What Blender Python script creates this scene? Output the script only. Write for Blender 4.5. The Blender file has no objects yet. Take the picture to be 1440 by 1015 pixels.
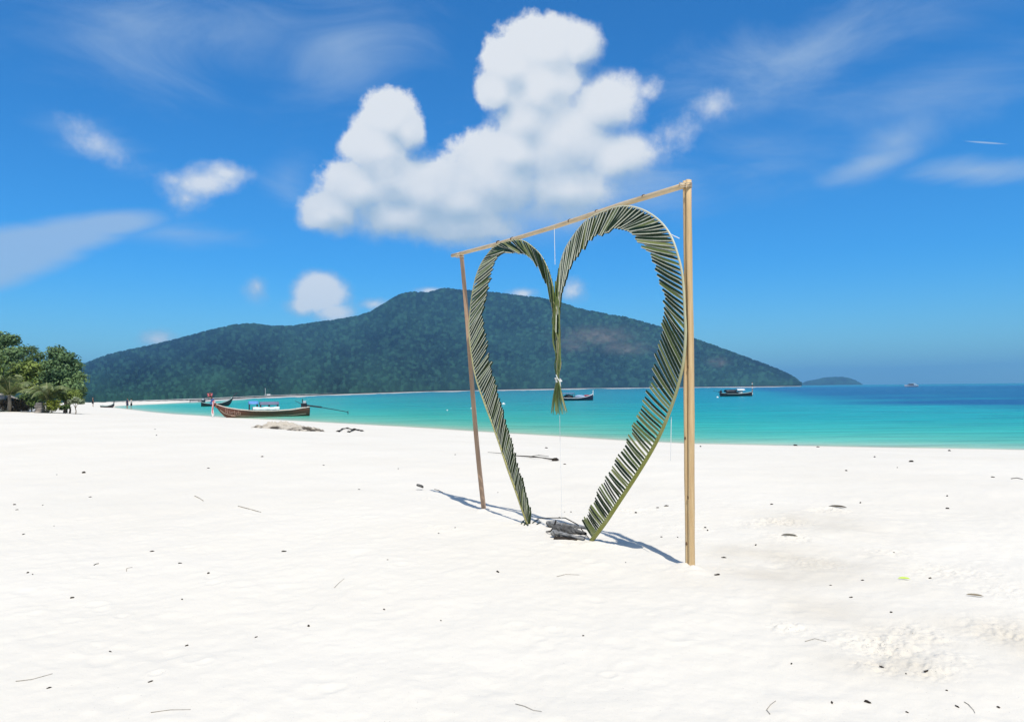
import bpy, math, random
import numpy as np
from mathutils import Vector, Matrix

random.seed(7)
rng = np.random.default_rng(7)
scene = bpy.context.scene
COL = scene.collection

# ------------------------------------------------------------------ camera
F = 1067.0                      # focal length in pixels of the 1440 wide photograph
CX, CY = 720.0, 507.5
CAM = Vector((0.0, 0.0, 1.5))
ZW = -1.3                       # sea level (camera stands 2.8 m above the water)
PITCH = math.atan2(545.0 - CY, F)
ROLL = 0.0098
_f = Vector((0, math.cos(PITCH), math.sin(PITCH)))
_r = Vector((math.cos(ROLL), 0, -math.sin(ROLL)))
_r = (_r - _f * _r.dot(_f)).normalized()
_u = _r.cross(_f).normalized()
cd = bpy.data.cameras.new('camera')
cd.sensor_width = 36.0
cd.lens = 36.0 * F / 1440.0
cd.clip_start = 0.05
cd.clip_end = 60000
cam = bpy.data.objects.new('camera', cd)
COL.objects.link(cam)
M = Matrix((( _r.x, _u.x, -_f.x, CAM.x), (_r.y, _u.y, -_f.y, CAM.y), (_r.z, _u.z, -_f.z, CAM.z), (0, 0, 0, 1)))
cam.matrix_world = M
scene.camera = cam


def ray(px, py):
    return (_f + _r * ((px - CX) / F) - _u * ((py - CY) / F))


def on_z(px, py, z):
    d = ray(px, py)
    t = (z - CAM.z) / d.z
    return CAM + d * t


def on_plane(px, py, p0, n, off=0.0):
    d = ray(px, py)
    t = ((p0 - CAM).dot(n) + off) / d.dot(n)
    return CAM + d * t


def at_y(px, py, y):
    d = ray(px, py)
    return CAM + d * (y / d.y)


def on_water(px0, px1, py, turn=0.0):
    """two points on the sea, as far apart as these pixel columns, lying across the view (turn: metres the first is farther)"""
    y = on_z((px0 + px1) / 2, py, ZW).y
    a = at_y(px0, py, y + turn); b = at_y(px1, py, y - turn)
    a.z = b.z = ZW
    return a, b


def horizon(px):
    return 541 + 0.0098 * (1130 - px)


# ------------------------------------------------------------------ noise
def _hash(ix, iy, seed):
    h = (ix.astype(np.int64) * 374761393 + iy.astype(np.int64) * 668265263 + seed * 1442695041) & 0x7fffffff
    h = ((h ^ (h >> 13)) * 1274126177) & 0x7fffffff
    return ((h ^ (h >> 16)) & 0xffffff) / float(0xffffff)


def vnoise(x, y, seed=0):
    ix = np.floor(x); iy = np.floor(y)
    fx = x - ix; fy = y - iy
    fx = fx * fx * fx * (fx * (fx * 6 - 15) + 10)
    fy = fy * fy * fy * (fy * (fy * 6 - 15) + 10)
    a = _hash(ix, iy, seed); b = _hash(ix + 1, iy, seed)
    c = _hash(ix, iy + 1, seed); d = _hash(ix + 1, iy + 1, seed)
    return (a * (1 - fx) + b * fx) * (1 - fy) + (c * (1 - fx) + d * fx) * fy - 0.5


def fbm(x, y, seed=0, octaves=4, gain=0.5):
    s = 0; a = 1.0
    for o in range(octaves):
        s = s + a * vnoise(x * 2 ** o + 17.3 * o, y * 2 ** o - 9.1 * o, seed + o)
        a *= gain
    return s


def sstep(a, b, x):
    t = np.clip((x - a) / (b - a), 0, 1)
    return t * t * (3 - 2 * t)


# ------------------------------------------------------------------ materials
def lin(r, g, b):
    def c(v):
        v /= 255.0
        return v / 12.92 if v <= 0.04045 else ((v + 0.055) / 1.055) ** 2.4
    return (c(r), c(g), c(b))


def mat(name, col, rough=0.7, spec=0.3, var=0.0, scale=8.0, bump=0.0, bscale=None, col2=None, stretch=(1, 1, 1), metal=0.0,
        attr=None, coat=0.0):
    """Principled material with noise colour variation and optional bump; attr = per-face/vertex float mixing col -> col2."""
    m = bpy.data.materials.new(name)
    m.use_nodes = True
    nt = m.node_tree
    b = nt.nodes['Principled BSDF']
    b.inputs['Roughness'].default_value = rough
    b.inputs['Specular IOR Level'].default_value = spec
    b.inputs['Metallic'].default_value = metal
    if coat:
        b.inputs['Coat Weight'].default_value = coat
    tc = nt.nodes.new('ShaderNodeTexCoord')
    mp = nt.nodes.new('ShaderNodeMapping')
    mp.inputs['Scale'].default_value = stretch
    nt.links.new(tc.outputs['Object'], mp.inputs['Vector'])
    c2 = col2 if col2 else tuple(max(0.0, v * (1 - var)) for v in col)
    c1 = col if col2 else tuple(min(1.0, v * (1 + var)) for v in col)
    ns = nt.nodes.new('ShaderNodeTexNoise')
    ns.inputs['Scale'].default_value = scale
    ns.inputs['Detail'].default_value = 6
    ns.inputs['Roughness'].default_value = 0.65
    nt.links.new(mp.outputs['Vector'], ns.inputs['Vector'])
    mix = nt.nodes.new('ShaderNodeMix'); mix.data_type = 'RGBA'
    mix.inputs['A'].default_value = (*c1, 1); mix.inputs['B'].default_value = (*c2, 1)
    mr = nt.nodes.new('ShaderNodeMapRange')
    mr.inputs['From Min'].default_value = 0.3; mr.inputs['From Max'].default_value = 0.7
    nt.links.new(ns.outputs['Fac'], mr.inputs['Value'])
    if attr:
        at = nt.nodes.new('ShaderNodeAttribute'); at.attribute_name = attr
        ad = nt.nodes.new('ShaderNodeMath'); ad.operation = 'MULTIPLY_ADD'
        nt.links.new(mr.outputs['Result'], ad.inputs[0]); ad.inputs[1].default_value = 0.35
        sb = nt.nodes.new('ShaderNodeMath'); sb.operation = 'SUBTRACT'; sb.use_clamp = True
        nt.links.new(at.outputs['Fac'], ad.inputs[2])
        nt.links.new(ad.outputs[0], sb.inputs[0]); sb.inputs[1].default_value = 0.175
        nt.links.new(sb.outputs[0], mix.inputs['Factor'])
    else:
        nt.links.new(mr.outputs['Result'], mix.inputs['Factor'])
    nt.links.new(mix.outputs['Result'], b.inputs['Base Color'])
    if bump:
        n2 = nt.nodes.new('ShaderNodeTexNoise')
        n2.inputs['Scale'].default_value = bscale or scale * 3
        n2.inputs['Detail'].default_value = 5
        nt.links.new(mp.outputs['Vector'], n2.inputs['Vector'])
        bp = nt.nodes.new('ShaderNodeBump')
        bp.inputs['Strength'].default_value = bump
        bp.inputs['Distance'].default_value = 0.02
        nt.links.new(n2.outputs['Fac'], bp.inputs['Height'])
        nt.links.new(bp.outputs['Normal'], b.inputs['Normal'])
    return m


# ------------------------------------------------------------------ mesh helpers
def tag(o, label=None, cat=None, group=None, kind=None):
    if label: o['label'] = label
    if cat: o['category'] = cat
    if group: o['group'] = group
    if kind: o['kind'] = kind
    return o


def empty(name, loc, label, cat, group=None):
    o = bpy.data.objects.new(name, None)
    o.location = loc
    o.empty_display_size = 0.1
    COL.objects.link(o)
    return tag(o, label, cat, group)


class MB:
    def __init__(s):
        s.v = []; s.f = []; s.m = []; s.a = []

    def add(s, vs, fs, mi=0, var=0.5):
        o = len(s.v)
        s.v.extend([tuple(p) for p in vs])
        for f in fs:
            s.f.append(tuple(i + o for i in f)); s.m.append(mi); s.a.append(var)

    def tube(s, path, radii, n=8, mi=0, var=0.5, squash=None, caps=True, twist=0.0, ref=None):
        path = [Vector(p) for p in path]
        if isinstance(radii, (int, float)): radii = [radii] * len(path)
        o = len(s.v); k = len(path)
        for i, p in enumerate(path):
            t = (path[min(i + 1, k - 1)] - path[max(i - 1, 0)]).normalized()
            if ref is None:
                ref = Vector((0, 0, 1)) if abs(t.z) < 0.9 else Vector((1, 0, 0))
            a = (ref - t * ref.dot(t)).normalized(); ref = a
            b = t.cross(a)
            for j in range(n):
                th = 2 * math.pi * j / n + twist
                q = a * math.cos(th) + b * math.sin(th) * (squash or 1.0)
                s.v.append(tuple(p + q * radii[i]))
        for i in range(k - 1):
            for j in range(n):
                s.f.append((o + i * n + j, o + i * n + (j + 1) % n, o + (i + 1) * n + (j + 1) % n, o + (i + 1) * n + j))
                s.m.append(mi); s.a.append(var)
        if caps:
            s.f.append(tuple(o + j for j in reversed(range(n)))); s.m.append(mi); s.a.append(var)
            s.f.append(tuple(o + (k - 1) * n + j for j in range(n))); s.m.append(mi); s.a.append(var)

    def box(s, c, sx, sy, sz, ax=None, mi=0, var=0.5, taper=1.0):
        ax = ax or (Vector((1, 0, 0)), Vector((0, 1, 0)), Vector((0, 0, 1)))
        c = Vector(c); vs = []
        for k in (-1, 1):
            tp = taper if k > 0 else 1.0
            for i, j in ((-1, -1), (1, -1), (1, 1), (-1, 1)):
                vs.append(c + ax[0] * (i * sx / 2 * tp) + ax[1] * (j * sy / 2 * tp) + ax[2] * (k * sz / 2))
        s.add(vs, [(3, 2, 1, 0), (4, 5, 6, 7), (0, 1, 5, 4), (1, 2, 6, 5), (2, 3, 7, 6), (3, 0, 4, 7)], mi, var)

    def blob(s, c, rx, ry, rz, mi=0, nu=10, nv=7, rough=0.0, var=0.5, seed=0):
        c = Vector(c); rn = random.Random(seed); o = len(s.v)
        for i in range(nv + 1):
            ph = math.pi * i / nv
            for j in range(nu):
                th = 2 * math.pi * j / nu
                k = 1 + rough * rn.uniform(-1, 1)
                s.v.append((c.x + rx * k * math.sin(ph) * math.cos(th), c.y + ry * k * math.sin(ph) * math.sin(th), c.z + rz * k * math.cos(ph)))
        for i in range(nv):
            for j in range(nu):
                s.f.append((o + i * nu + j, o + (i + 1) * nu + j, o + (i + 1) * nu + (j + 1) % nu, o + i * nu + (j + 1) % nu))
                s.m.append(mi); s.a.append(var)

    def build(s, name, mats, parent=None, smooth=False, bevel=0.0):
        me = bpy.data.meshes.new(name)
        off = Vector((0, 0, 0))
        q = parent
        while q is not None:
            off += q.location; q = q.parent
        me.from_pydata([(p[0] - off.x, p[1] - off.y, p[2] - off.z) for p in s.v], [], s.f)
        if not isinstance(mats, (list, tuple)): mats = [mats]
        for m in mats: me.materials.append(m)
        me.polygons.foreach_set('material_index', s.m)
        at = me.attributes.new('var', 'FLOAT', 'FACE')
        at.data.foreach_set('value', s.a)
        if smooth: me.polygons.foreach_set('use_smooth', [True] * len(me.polygons))
        me.update()
        o = bpy.data.objects.new(name, me)
        COL.objects.link(o)
        if parent is not None: o.parent = parent
        if bevel:
            bv = o.modifiers.new('bevel', 'BEVEL'); bv.width = bevel; bv.segments = 2
        return o


def solo(mb, name, mats, origin, **kw):
    """one-mesh thing with its origin at its base"""
    o = mb.build(name, mats, **kw)
    org = Vector(origin)
    o.data.transform(Matrix.Translation(-org))
    o.location = org
    return o


def np_mesh(name, V, Q, mats, attrs=None, smooth=True, parent=None):
    me = bpy.data.meshes.new(name)
    me.vertices.add(len(V)); me.vertices.foreach_set('co', V.astype(np.float32).ravel())
    nq = len(Q); k = Q.shape[1]
    me.loops.add(nq * k); me.loops.foreach_set('vertex_index', Q.astype(np.int32).ravel())
    me.polygons.add(nq)
    me.polygons.foreach_set('loop_start', np.arange(nq, dtype=np.int32) * k)
    me.polygons.foreach_set('loop_total', np.full(nq, k, dtype=np.int32))
    me.update(calc_edges=True)
    me.polygons.foreach_set('use_smooth', np.full(nq, smooth, dtype=bool))
    for m in (mats if isinstance(mats, (list, tuple)) else [mats]): me.materials.append(m)
    for n, (dom, arr) in (attrs or {}).items():
        a = me.attributes.new(n, 'FLOAT', dom); a.data.foreach_set('value', arr.astype(np.float32).ravel())
    me.validate()
    o = bpy.data.objects.new(name, me); COL.objects.link(o)
    if parent is not None: o.parent = parent
    return o


def grid_quads(nr, nc):
    i = np.arange(nr - 1)[:, None] * nc + np.arange(nc - 1)[None, :]
    return np.stack([i, i + 1, i + 1 + nc, i + nc], -1).reshape(-1, 4)


# ------------------------------------------------------------------ shoreline
near_px = [(1440, 632), (1330, 630), (1200, 628), (1080, 625.5), (976, 623.5), (880, 619), (780, 612.5), (700, 608), (600, 601.5), (520, 597),
           (455, 593.5), (400, 590.5), (330, 587.5), (280, 584), (246, 582), (216, 579.4), (192, 576.5), (161, 573)]
spit_in = [(162, 571), (192, 569.2), (216, 568.2), (246, 566.6), (280, 564.9)]
spit_out = [(286, 564.0), (262, 564.2), (225, 565.2), (192, 566.2), (157, 567.3), (120, 568.6), (0, 572), (-300, 580)]
shore = [on_z(x, y, ZW) for x, y in near_px + spit_in + spit_out]
LAND = np.array([(160, -60), (75, 2), (38, 23.5)] and [(70, -60), (52, 0), (34, 18.5)] + [(p.x, p.y) for p in shore] + [(-420, 60), (-420, -60)])


def signed_shore(x, y):
    """distance to the shoreline, positive on land"""
    P = LAND; n = len(P)
    best = np.full(x.shape, 1e9); inside = np.zeros(x.shape, bool)
    for i in range(n):
        a = P[i]; b = P[(i + 1) % n]
        dx, dy = b - a
        if i != n - 1 and i != n - 2:
            t = np.clip(((x - a[0]) * dx + (y - a[1]) * dy) / (dx * dx + dy * dy), 0, 1)
            best = np.minimum(best, np.hypot(x - a[0] - t * dx, y - a[1] - t * dy))
        cond = (a[1] > y) != (b[1] > y)
        with np.errstate(divide='ignore', invalid='ignore'):
            xi = a[0] + (y - a[1]) / (dy if dy != 0 else 1e-9) * dx
        inside ^= cond & (x < xi)
    return np.where(inside, best, -best)


# hand-listed disturbed patches in the sand: px, py, radius in metres, strength
patches = [(1100, 735, .35, 1), (1165, 718, .30, 1), (1110, 757, .25, .9), (1060, 738, .3, .6), (880, 717, .28, .8), (905, 716, .2, .5),
           (950, 744, .25, .4), (985, 745, .14, .9), (1140, 790, .35, .5), (1250, 775, .25, .6), (1330, 805, .4, .5), (1240, 905, .28, 1),
           (1290, 890, .22, .8), (1305, 940, .15, .9), (1235, 935, .14, .9), (1420, 890, .3, .7), (1110, 880, .14, .8), (1425, 835, .3, .5),
           (600, 700, .2, .8), (615, 745, .2, .4), (1330, 925, .2, .5), (760, 745, .2, .5), (1200, 900, .2, .5), (860, 770, .1, .5)]
PATCH = [(on_z(x, y, 0.0), r, s) for x, y, r, s in patches]
prs = np.random.default_rng(3)
PITS = []
HEAPS = [(*on_z(px, py, 0).xy, r, z) for px, py, r, z in ((972, 803, .10, .030), (963, 797, .07, .02), (684, 718, .13, .025), (834, 769, .10, .016), (843, 767, .10, .012), (790, 766, .2, .02), (740, 745, .10, .008))]
for k in range(420):
    d = 3.0 * (26 / 3.0) ** prs.random(); a = prs.uniform(-.62, .62)
    PITS.append((d * math.sin(a), d * math.cos(a), prs.uniform(.04, .13), prs.uniform(.001, .007)))


def sand_base(x, y):
    s = signed_shore(x, y)
    h = ZW + 1.3 * sstep(-3, 25, s) * 1.0 + np.minimum(s, 0) * 0.03
    h = h - 1.3 * sstep(-3, 25, np.zeros(1))[0] * np.clip(1 - s / 25, 0, 1)    # pins the waterline to s = 0
    h = np.where(s < 0, ZW + 0.05 * s, h)
    h = np.maximum(h, -6)
    r = np.hypot(x, y)
    # the spit and the far beach stay low
    low = sstep(110, 150, r)
    h = np.where(s > 0, h * (1 - low) + (ZW + np.minimum(0.9, s * 0.06)) * low, h)
    # the foot of the trees stands a little higher
    h = h + 0.25 * sstep(-18, -60, x) * sstep(20, 40, y) * sstep(8, 25, s) * (1 - low)
    return h, s


def sand_height(x, y):
    h, s = sand_base(x, y)
    r = np.hypot(x, y)
    inl = sstep(0.5, 9, s)
    amp = inl * (1 - 0.6 * sstep(60, 120, r))
    h = h + amp * (0.040 * fbm(x / 2.6, y / 2.6, 11, 3) + 0.020 * fbm(x / 0.55, y / 0.55, 12, 3, .55))
    h = h + 0.006 * inl * fbm(x / 0.09, y / 0.09, 13, 2) * (1 - sstep(9, 16, r))
    for hx, hy, hr, hh_ in HEAPS:
        h = h + hh_ * np.exp(-((x - hx) ** 2 + (y - hy) ** 2) / (hr * hr)) * (1 + 1.2 * vnoise(x / .07, y / .07, 25))
    rg = np.zeros_like(h)
    for p, rad, st in PATCH:
        q = np.exp(-((x - p.x) ** 2 + (y - p.y) ** 2) / (rad * rad * 0.7))
        rg = np.maximum(rg, q * st)
    near = r < 14
    if near.any():
        xs = x[near]; ys = y[near]
        lump = vnoise(xs / 0.035, ys / 0.035, 21) + 0.7 * vnoise(xs / 0.018, ys / 0.018, 22) + 1.2 * vnoise(xs / 0.12, ys / 0.12, 23)
        hh = h[near] + rg[near] * 0.030 * lump
        for cx, cy, cr, dep in PITS:
            q = (np.abs(xs - cx) < 3 * cr) & (np.abs(ys - cy) < 3 * cr)
            if q.any():
                d2 = ((xs[q] - cx) ** 2 + (ys[q] - cy) ** 2) / (cr * cr)
                hh[q] += dep * (-np.exp(-d2 * 1.6) + 0.55 * np.exp(-(np.sqrt(d2) - 1.25) ** 2 * 6))
        h[near] = hh
    return h, s, rg


def ground_z(x, y):
    h, s, g = sand_height(np.array([x], float), np.array([y], float))
    return float(h[0])


def on_sand(px, py):
    z = 0.0
    for _ in range(12):
        p = on_z(px, py, z)
        z = 0.5 * z + 0.5 * float(sand_base(np.array([p.x]), np.array([p.y]))[0][0])
    p = on_z(px, py, z)
    return Vector((p.x, p.y, ground_z(p.x, p.y)))


# ------------------------------------------------------------------ beach
def build_beach():
    az = np.concatenate([np.linspace(-180, -50, 40)[:-1], np.linspace(-50, -38, 50)[:-1], np.linspace(-38, 38, 860)[:-1],
                         np.linspace(38, 50, 50)[:-1], np.linspace(50, 180, 40)]) * math.pi / 180
    r = np.concatenate([np.geomspace(0.15, 2.9, 14)[:-1], np.geomspace(2.9, 10.5, 520)[:-1], np.geomspace(10.5, 60, 190)[:-1],
                        np.geomspace(60, 420, 120)])
    A, R = np.meshgrid(az, r)
    X = R * np.sin(A); Y = R * np.cos(A)
    h, s, rg = sand_height(X.ravel(), Y.ravel())
    V = np.stack([X.ravel(), Y.ravel(), h], -1)
    m = bpy.data.materials.new('white_sand'); m.use_nodes = True
    nt = m.node_tree; b = nt.nodes['Principled BSDF']
    b.inputs['Roughness'].default_value = 0.95; b.inputs['Specular IOR Level'].default_value = 0.05
    geo = nt.nodes.new('ShaderNodeNewGeometry')

    def noise(scale, detail=4, rough=.6):
        n = nt.nodes.new('ShaderNodeTexNoise'); n.inputs['Scale'].default_value = scale
        n.inputs['Detail'].default_value = detail; n.inputs['Roughness'].default_value = rough
        nt.links.new(geo.outputs['Position'], n.inputs['Vector']); return n.outputs['Fac']

    def ramp(src, a, bb, ca, cb):
        mr = nt.nodes.new('ShaderNodeMapRange'); mr.inputs['From Min'].default_value = a; mr.inputs['From Max'].default_value = bb
        nt.links.new(src, mr.inputs['Value'])
        mx = nt.nodes.new('ShaderNodeMix'); mx.data_type = 'RGBA'
        nt.links.new(mr.outputs['Result'], mx.inputs['Factor'])
        mx.inputs['A'].default_value = (*ca, 1)
        if cb is not None: mx.inputs['B'].default_value = (*cb, 1)
        return mx
    base = ramp(noise(0.25, 3), .35, .65, (.75, .695, .59), (.715, .66, .555))
    # coarse coral grains, more of them in the disturbed patches
    gr = noise(70, 2, .7)
    at = nt.nodes.new('ShaderNodeAttribute'); at.attribute_name = 'rough'
    th = nt.nodes.new('ShaderNodeMath'); th.operation = 'MULTIPLY_ADD'
    nt.links.new(at.outputs['Fac'], th.inputs[0]); th.inputs[1].default_value = 0.10
    nt.links.new(gr, th.inputs[2])
    g2 = ramp(th.outputs[0], .70, .78, (0, 0, 0), (.36, .33, .29))
    nt.links.new(base.outputs['Result'], g2.inputs['A'])
    dp = nt.nodes.new('ShaderNodeAttribute'); dp.attribute_name = 'damp'
    g3 = nt.nodes.new('ShaderNodeMix'); g3.data_type = 'RGBA'
    nt.links.new(dp.outputs['Fac'], g3.inputs['Factor']); nt.links.new(g2.outputs['Result'], g3.inputs['A'])
    g3.inputs['B'].default_value = (.52, .46, .36, 1)
    nt.links.new(g3.outputs['Result'], b.inputs['Base Color'])
    bp = nt.nodes.new('ShaderNodeBump'); bp.inputs['Strength'].default_value = .35; bp.inputs['Distance'].default_value = .01
    ad = nt.nodes.new('ShaderNodeMath'); ad.operation = 'ADD'
    nt.links.new(noise(45, 5, .7), ad.inputs[0]); nt.links.new(noise(6, 3), ad.inputs[1])
    nt.links.new(ad.outputs[0], bp.inputs['Height']); nt.links.new(bp.outputs['Normal'], b.inputs['Normal'])
    # damp: wet rim by the water plus beige patches on the open sand
    damp = 0.75 * sstep(1.1, 0.0, s) * (s > -60)
    for px, py, rad, st in ((1110, 795, .9, .55), (1290, 900, .45, .5), (1425, 900, .5, .6), (1150, 850, .5, .3), (1010, 820, .4, .3), (1240, 920, .35, .5), (1150, 735, .8, .4)):
        p = on_z(px, py, 0)
        damp = np.maximum(damp, st * np.exp(-((V[:, 0] - p.x) ** 2 + (V[:, 1] - p.y) ** 2) / rad ** 2) * (0.7 + fbm(V[:, 0] / .5, V[:, 1] / .5, 31, 3)))
    o = np_mesh('beach', V, grid_quads(len(r), len(az)), m, {'rough': ('POINT', rg), 'damp': ('POINT', np.clip(damp, 0, 1))})
    return tag(o, 'broad white coral sand beach sloping to the turquoise water', 'beach', kind='structure')


# ------------------------------------------------------------------ sea
WATER_STOPS = [(0.0, (214, 220, 206)), (.13, (176, 218, 202)), (.28, (120, 212, 197)), (.43, (66, 200, 195)), (.60, (28, 180, 192)),
               (.76, (16, 160, 190)), (1.0, (16, 146, 184))]
LIT = (1.48, 1.44, 1.78)                                   # sunlight + sky on a level white surface


def build_sea():
    az = np.linspace(-88, 88, 420) * math.pi / 180
    r = np.concatenate([np.geomspace(14, 150, 260)[:-1], np.geomspace(150, 8000, 160)])
    A, R = np.meshgrid(az, r)
    X = (R * np.sin(A)).ravel(); Y = (R * np.cos(A)).ravel()
    s = -signed_shore(X, Y)
    t = np.log10(1 + np.maximum(s, 0)) / math.log10(401)
    deep = sstep(-8, 42, X - 0.27 * Y) * sstep(62, 120, np.hypot(X, Y)) * (1 - 0.5 * sstep(500, 1500, np.hypot(X, Y)))
    V = np.stack([X, Y, np.full_like(X, ZW)], -1)
    m = bpy.data.materials.new('sea_water'); m.use_nodes = True
    nt = m.node_tree; b = nt.nodes['Principled BSDF']
    b.inputs['Roughness'].default_value = .22; b.inputs['IOR'].default_value = 1.2; b.inputs['Specular IOR Level'].default_value = .1
    geo = nt.nodes.new('ShaderNodeNewGeometry')

    def noise(scale, vec, detail=4, rough=.6):
        mp = nt.nodes.new('ShaderNodeMapping'); mp.inputs['Scale'].default_value = vec
        mp.inputs['Rotation'].default_value = (0, 0, math.radians(14))
        nt.links.new(geo.outputs['Position'], mp.inputs['Vector'])
        n = nt.nodes.new('ShaderNodeTexNoise'); n.inputs['Scale'].default_value = scale
        n.inputs['Detail'].default_value = detail; n.inputs['Roughness'].default_value = rough
        nt.links.new(mp.outputs['Vector'], n.inputs['Vector']); return n.outputs['Fac']

    def math_(op, a, bb, c=None):
        n = nt.nodes.new('ShaderNodeMath'); n.operation = op
        for i, v in enumerate((a, bb, c)):
            if v is None: continue
            if isinstance(v, (int, float)): n.inputs[i].default_value = v
            else: nt.links.new(v, n.inputs[i])
        return n.outputs[0]
    at = nt.nodes.new('ShaderNodeAttribute'); at.attribute_name = 'depth'
    n1 = noise(.06, (.35, 1, 1), 5, .6)
    n2 = noise(.5, (.3, 1, 1), 4, .6)
    tt = math_('ADD', at.outputs['Fac'], math_('MULTIPLY', math_('SUBTRACT', n1, .5), .22))
    tt = math_('ADD', tt, math_('MULTIPLY', math_('SUBTRACT', n2, .5), .10))
    rp = nt.nodes.new('ShaderNodeValToRGB')
    el = rp.color_ramp.elements
    for i, (p, c) in enumerate(WATER_STOPS):
        e = el[i] if i < 2 else el.new(p)
        e.position = p
        e.color = (*[v / w for v, w in zip(lin(*c), LIT)], 1)
    nt.links.new(tt, rp.inputs['Fac'])
    da = nt.nodes.new('ShaderNodeAttribute'); da.attribute_name = 'deep'
    dn = nt.nodes.new('ShaderNodeMapRange'); dn.inputs['From Min'].default_value = .25; dn.inputs['From Max'].default_value = .6
    nt.links.new(math_('MULTIPLY', da.outputs['Fac'], math_('ADD', n1, .08)), dn.inputs['Value'])
    mx = nt.nodes.new('ShaderNodeMix'); mx.data_type = 'RGBA'
    nt.links.new(dn.outputs['Result'], mx.inputs['Factor']); nt.links.new(rp.outputs['Color'], mx.inputs['A'])
    mx.inputs['B'].default_value = (*[v / w for v, w in zip(lin(4, 84, 156), LIT)], 1)
    # streaks of darker ripples
    n3 = noise(.75, (.12, 1, 1), 7, .72)
    st = nt.nodes.new('ShaderNodeMapRange'); st.inputs['From Min'].default_value = .35; st.inputs['From Max'].default_value = .7
    st.inputs['To Min'].default_value = 1.2; st.inputs['To Max'].default_value = .66
    nt.links.new(n3, st.inputs['Value'])
    vm = nt.nodes.new('ShaderNodeVectorMath'); vm.operation = 'SCALE'
    nt.links.new(mx.outputs['Result'], vm.inputs[0]); nt.links.new(st.outputs['Result'], vm.inputs['Scale'])
    nt.links.new(vm.outputs['Vector'], b.inputs['Base Color'])
    bp = nt.nodes.new('ShaderNodeBump'); bp.inputs['Strength'].default_value = .8; bp.inputs['Distance'].default_value = .3
    hh = math_('ADD', noise(.9, (.35, 1, 1), 5, .65), math_('MULTIPLY', noise(.15, (.4, 1, 1), 3), 1.6))
    nt.links.new(hh, bp.inputs['Height']); nt.links.new(bp.outputs['Normal'], b.inputs['Normal'])
    o = np_mesh('sea', V, grid_quads(len(r), len(az)), m, {'depth': ('POINT', t), 'deep': ('POINT', deep)})
    return tag(o, 'calm turquoise sea turning deep blue towards the horizon', 'sea', kind='structure')


# ------------------------------------------------------------------ hill
RIDGE = [(-400, 556), (-100, 546), (0, 535), (60, 522), (120, 512), (150, 500), (180, 493), (210, 487), (240, 480), (270, 472), (300, 464), (330, 457.5),
         (355, 456), (380, 459.5), (410, 459.5), (440, 455), (470, 451), (500, 446), (520, 440), (540, 428), (560, 416), (575, 411.5), (600, 412.5),
         (612, 410), (625, 406), (645, 409), (665, 410), (700, 413), (730, 417), (760, 420), (790, 427), (820, 436), (850, 442), (880, 447),
         (910, 455), (940, 464), (970, 475), (1000, 485), (1030, 496), (1060, 507), (1090, 518), (1110, 527), (1120, 533), (1128, 541.2)]
FOOT = [(-400, 579), (-100, 572), (120, 567.6), (285, 562.4), (400, 557), (600, 550.4), (700, 548.2), (830, 545.8), (1000, 544.0), (1128, 542.6)]


def hill_points(px, v, DR=2200.0):
    rx = np.interp(px, *zip(*RIDGE)); fy = np.interp(px, *zip(*FOOT))
    hz = horizon(px)
    df = np.minimum(2.8 * F / np.maximum(fy - hz, 0.5), 1750.0)
    py = fy + (rx - fy) * v
    d = df * (DR / df) ** (np.clip(v, 0, 1) ** 0.5)
    d = d * (1 + np.clip(v * 6, 0, 1) * 0.12 * (1 - df / DR) * fbm(px / 120 + v * 1.2, v * 1.1 + px / 300, 41, 4))
    a = (px - CX) / F; b = (py - CY) / F
    D = np.stack([_f[i] + _r[i] * a - _u[i] * b for i in range(3)], -1)
    hl = np.hypot(D[..., 0], D[..., 1])
    return np.array(CAM)[None, None, :] + D * (d / hl)[..., None], D / hl[..., None], py, d


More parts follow.
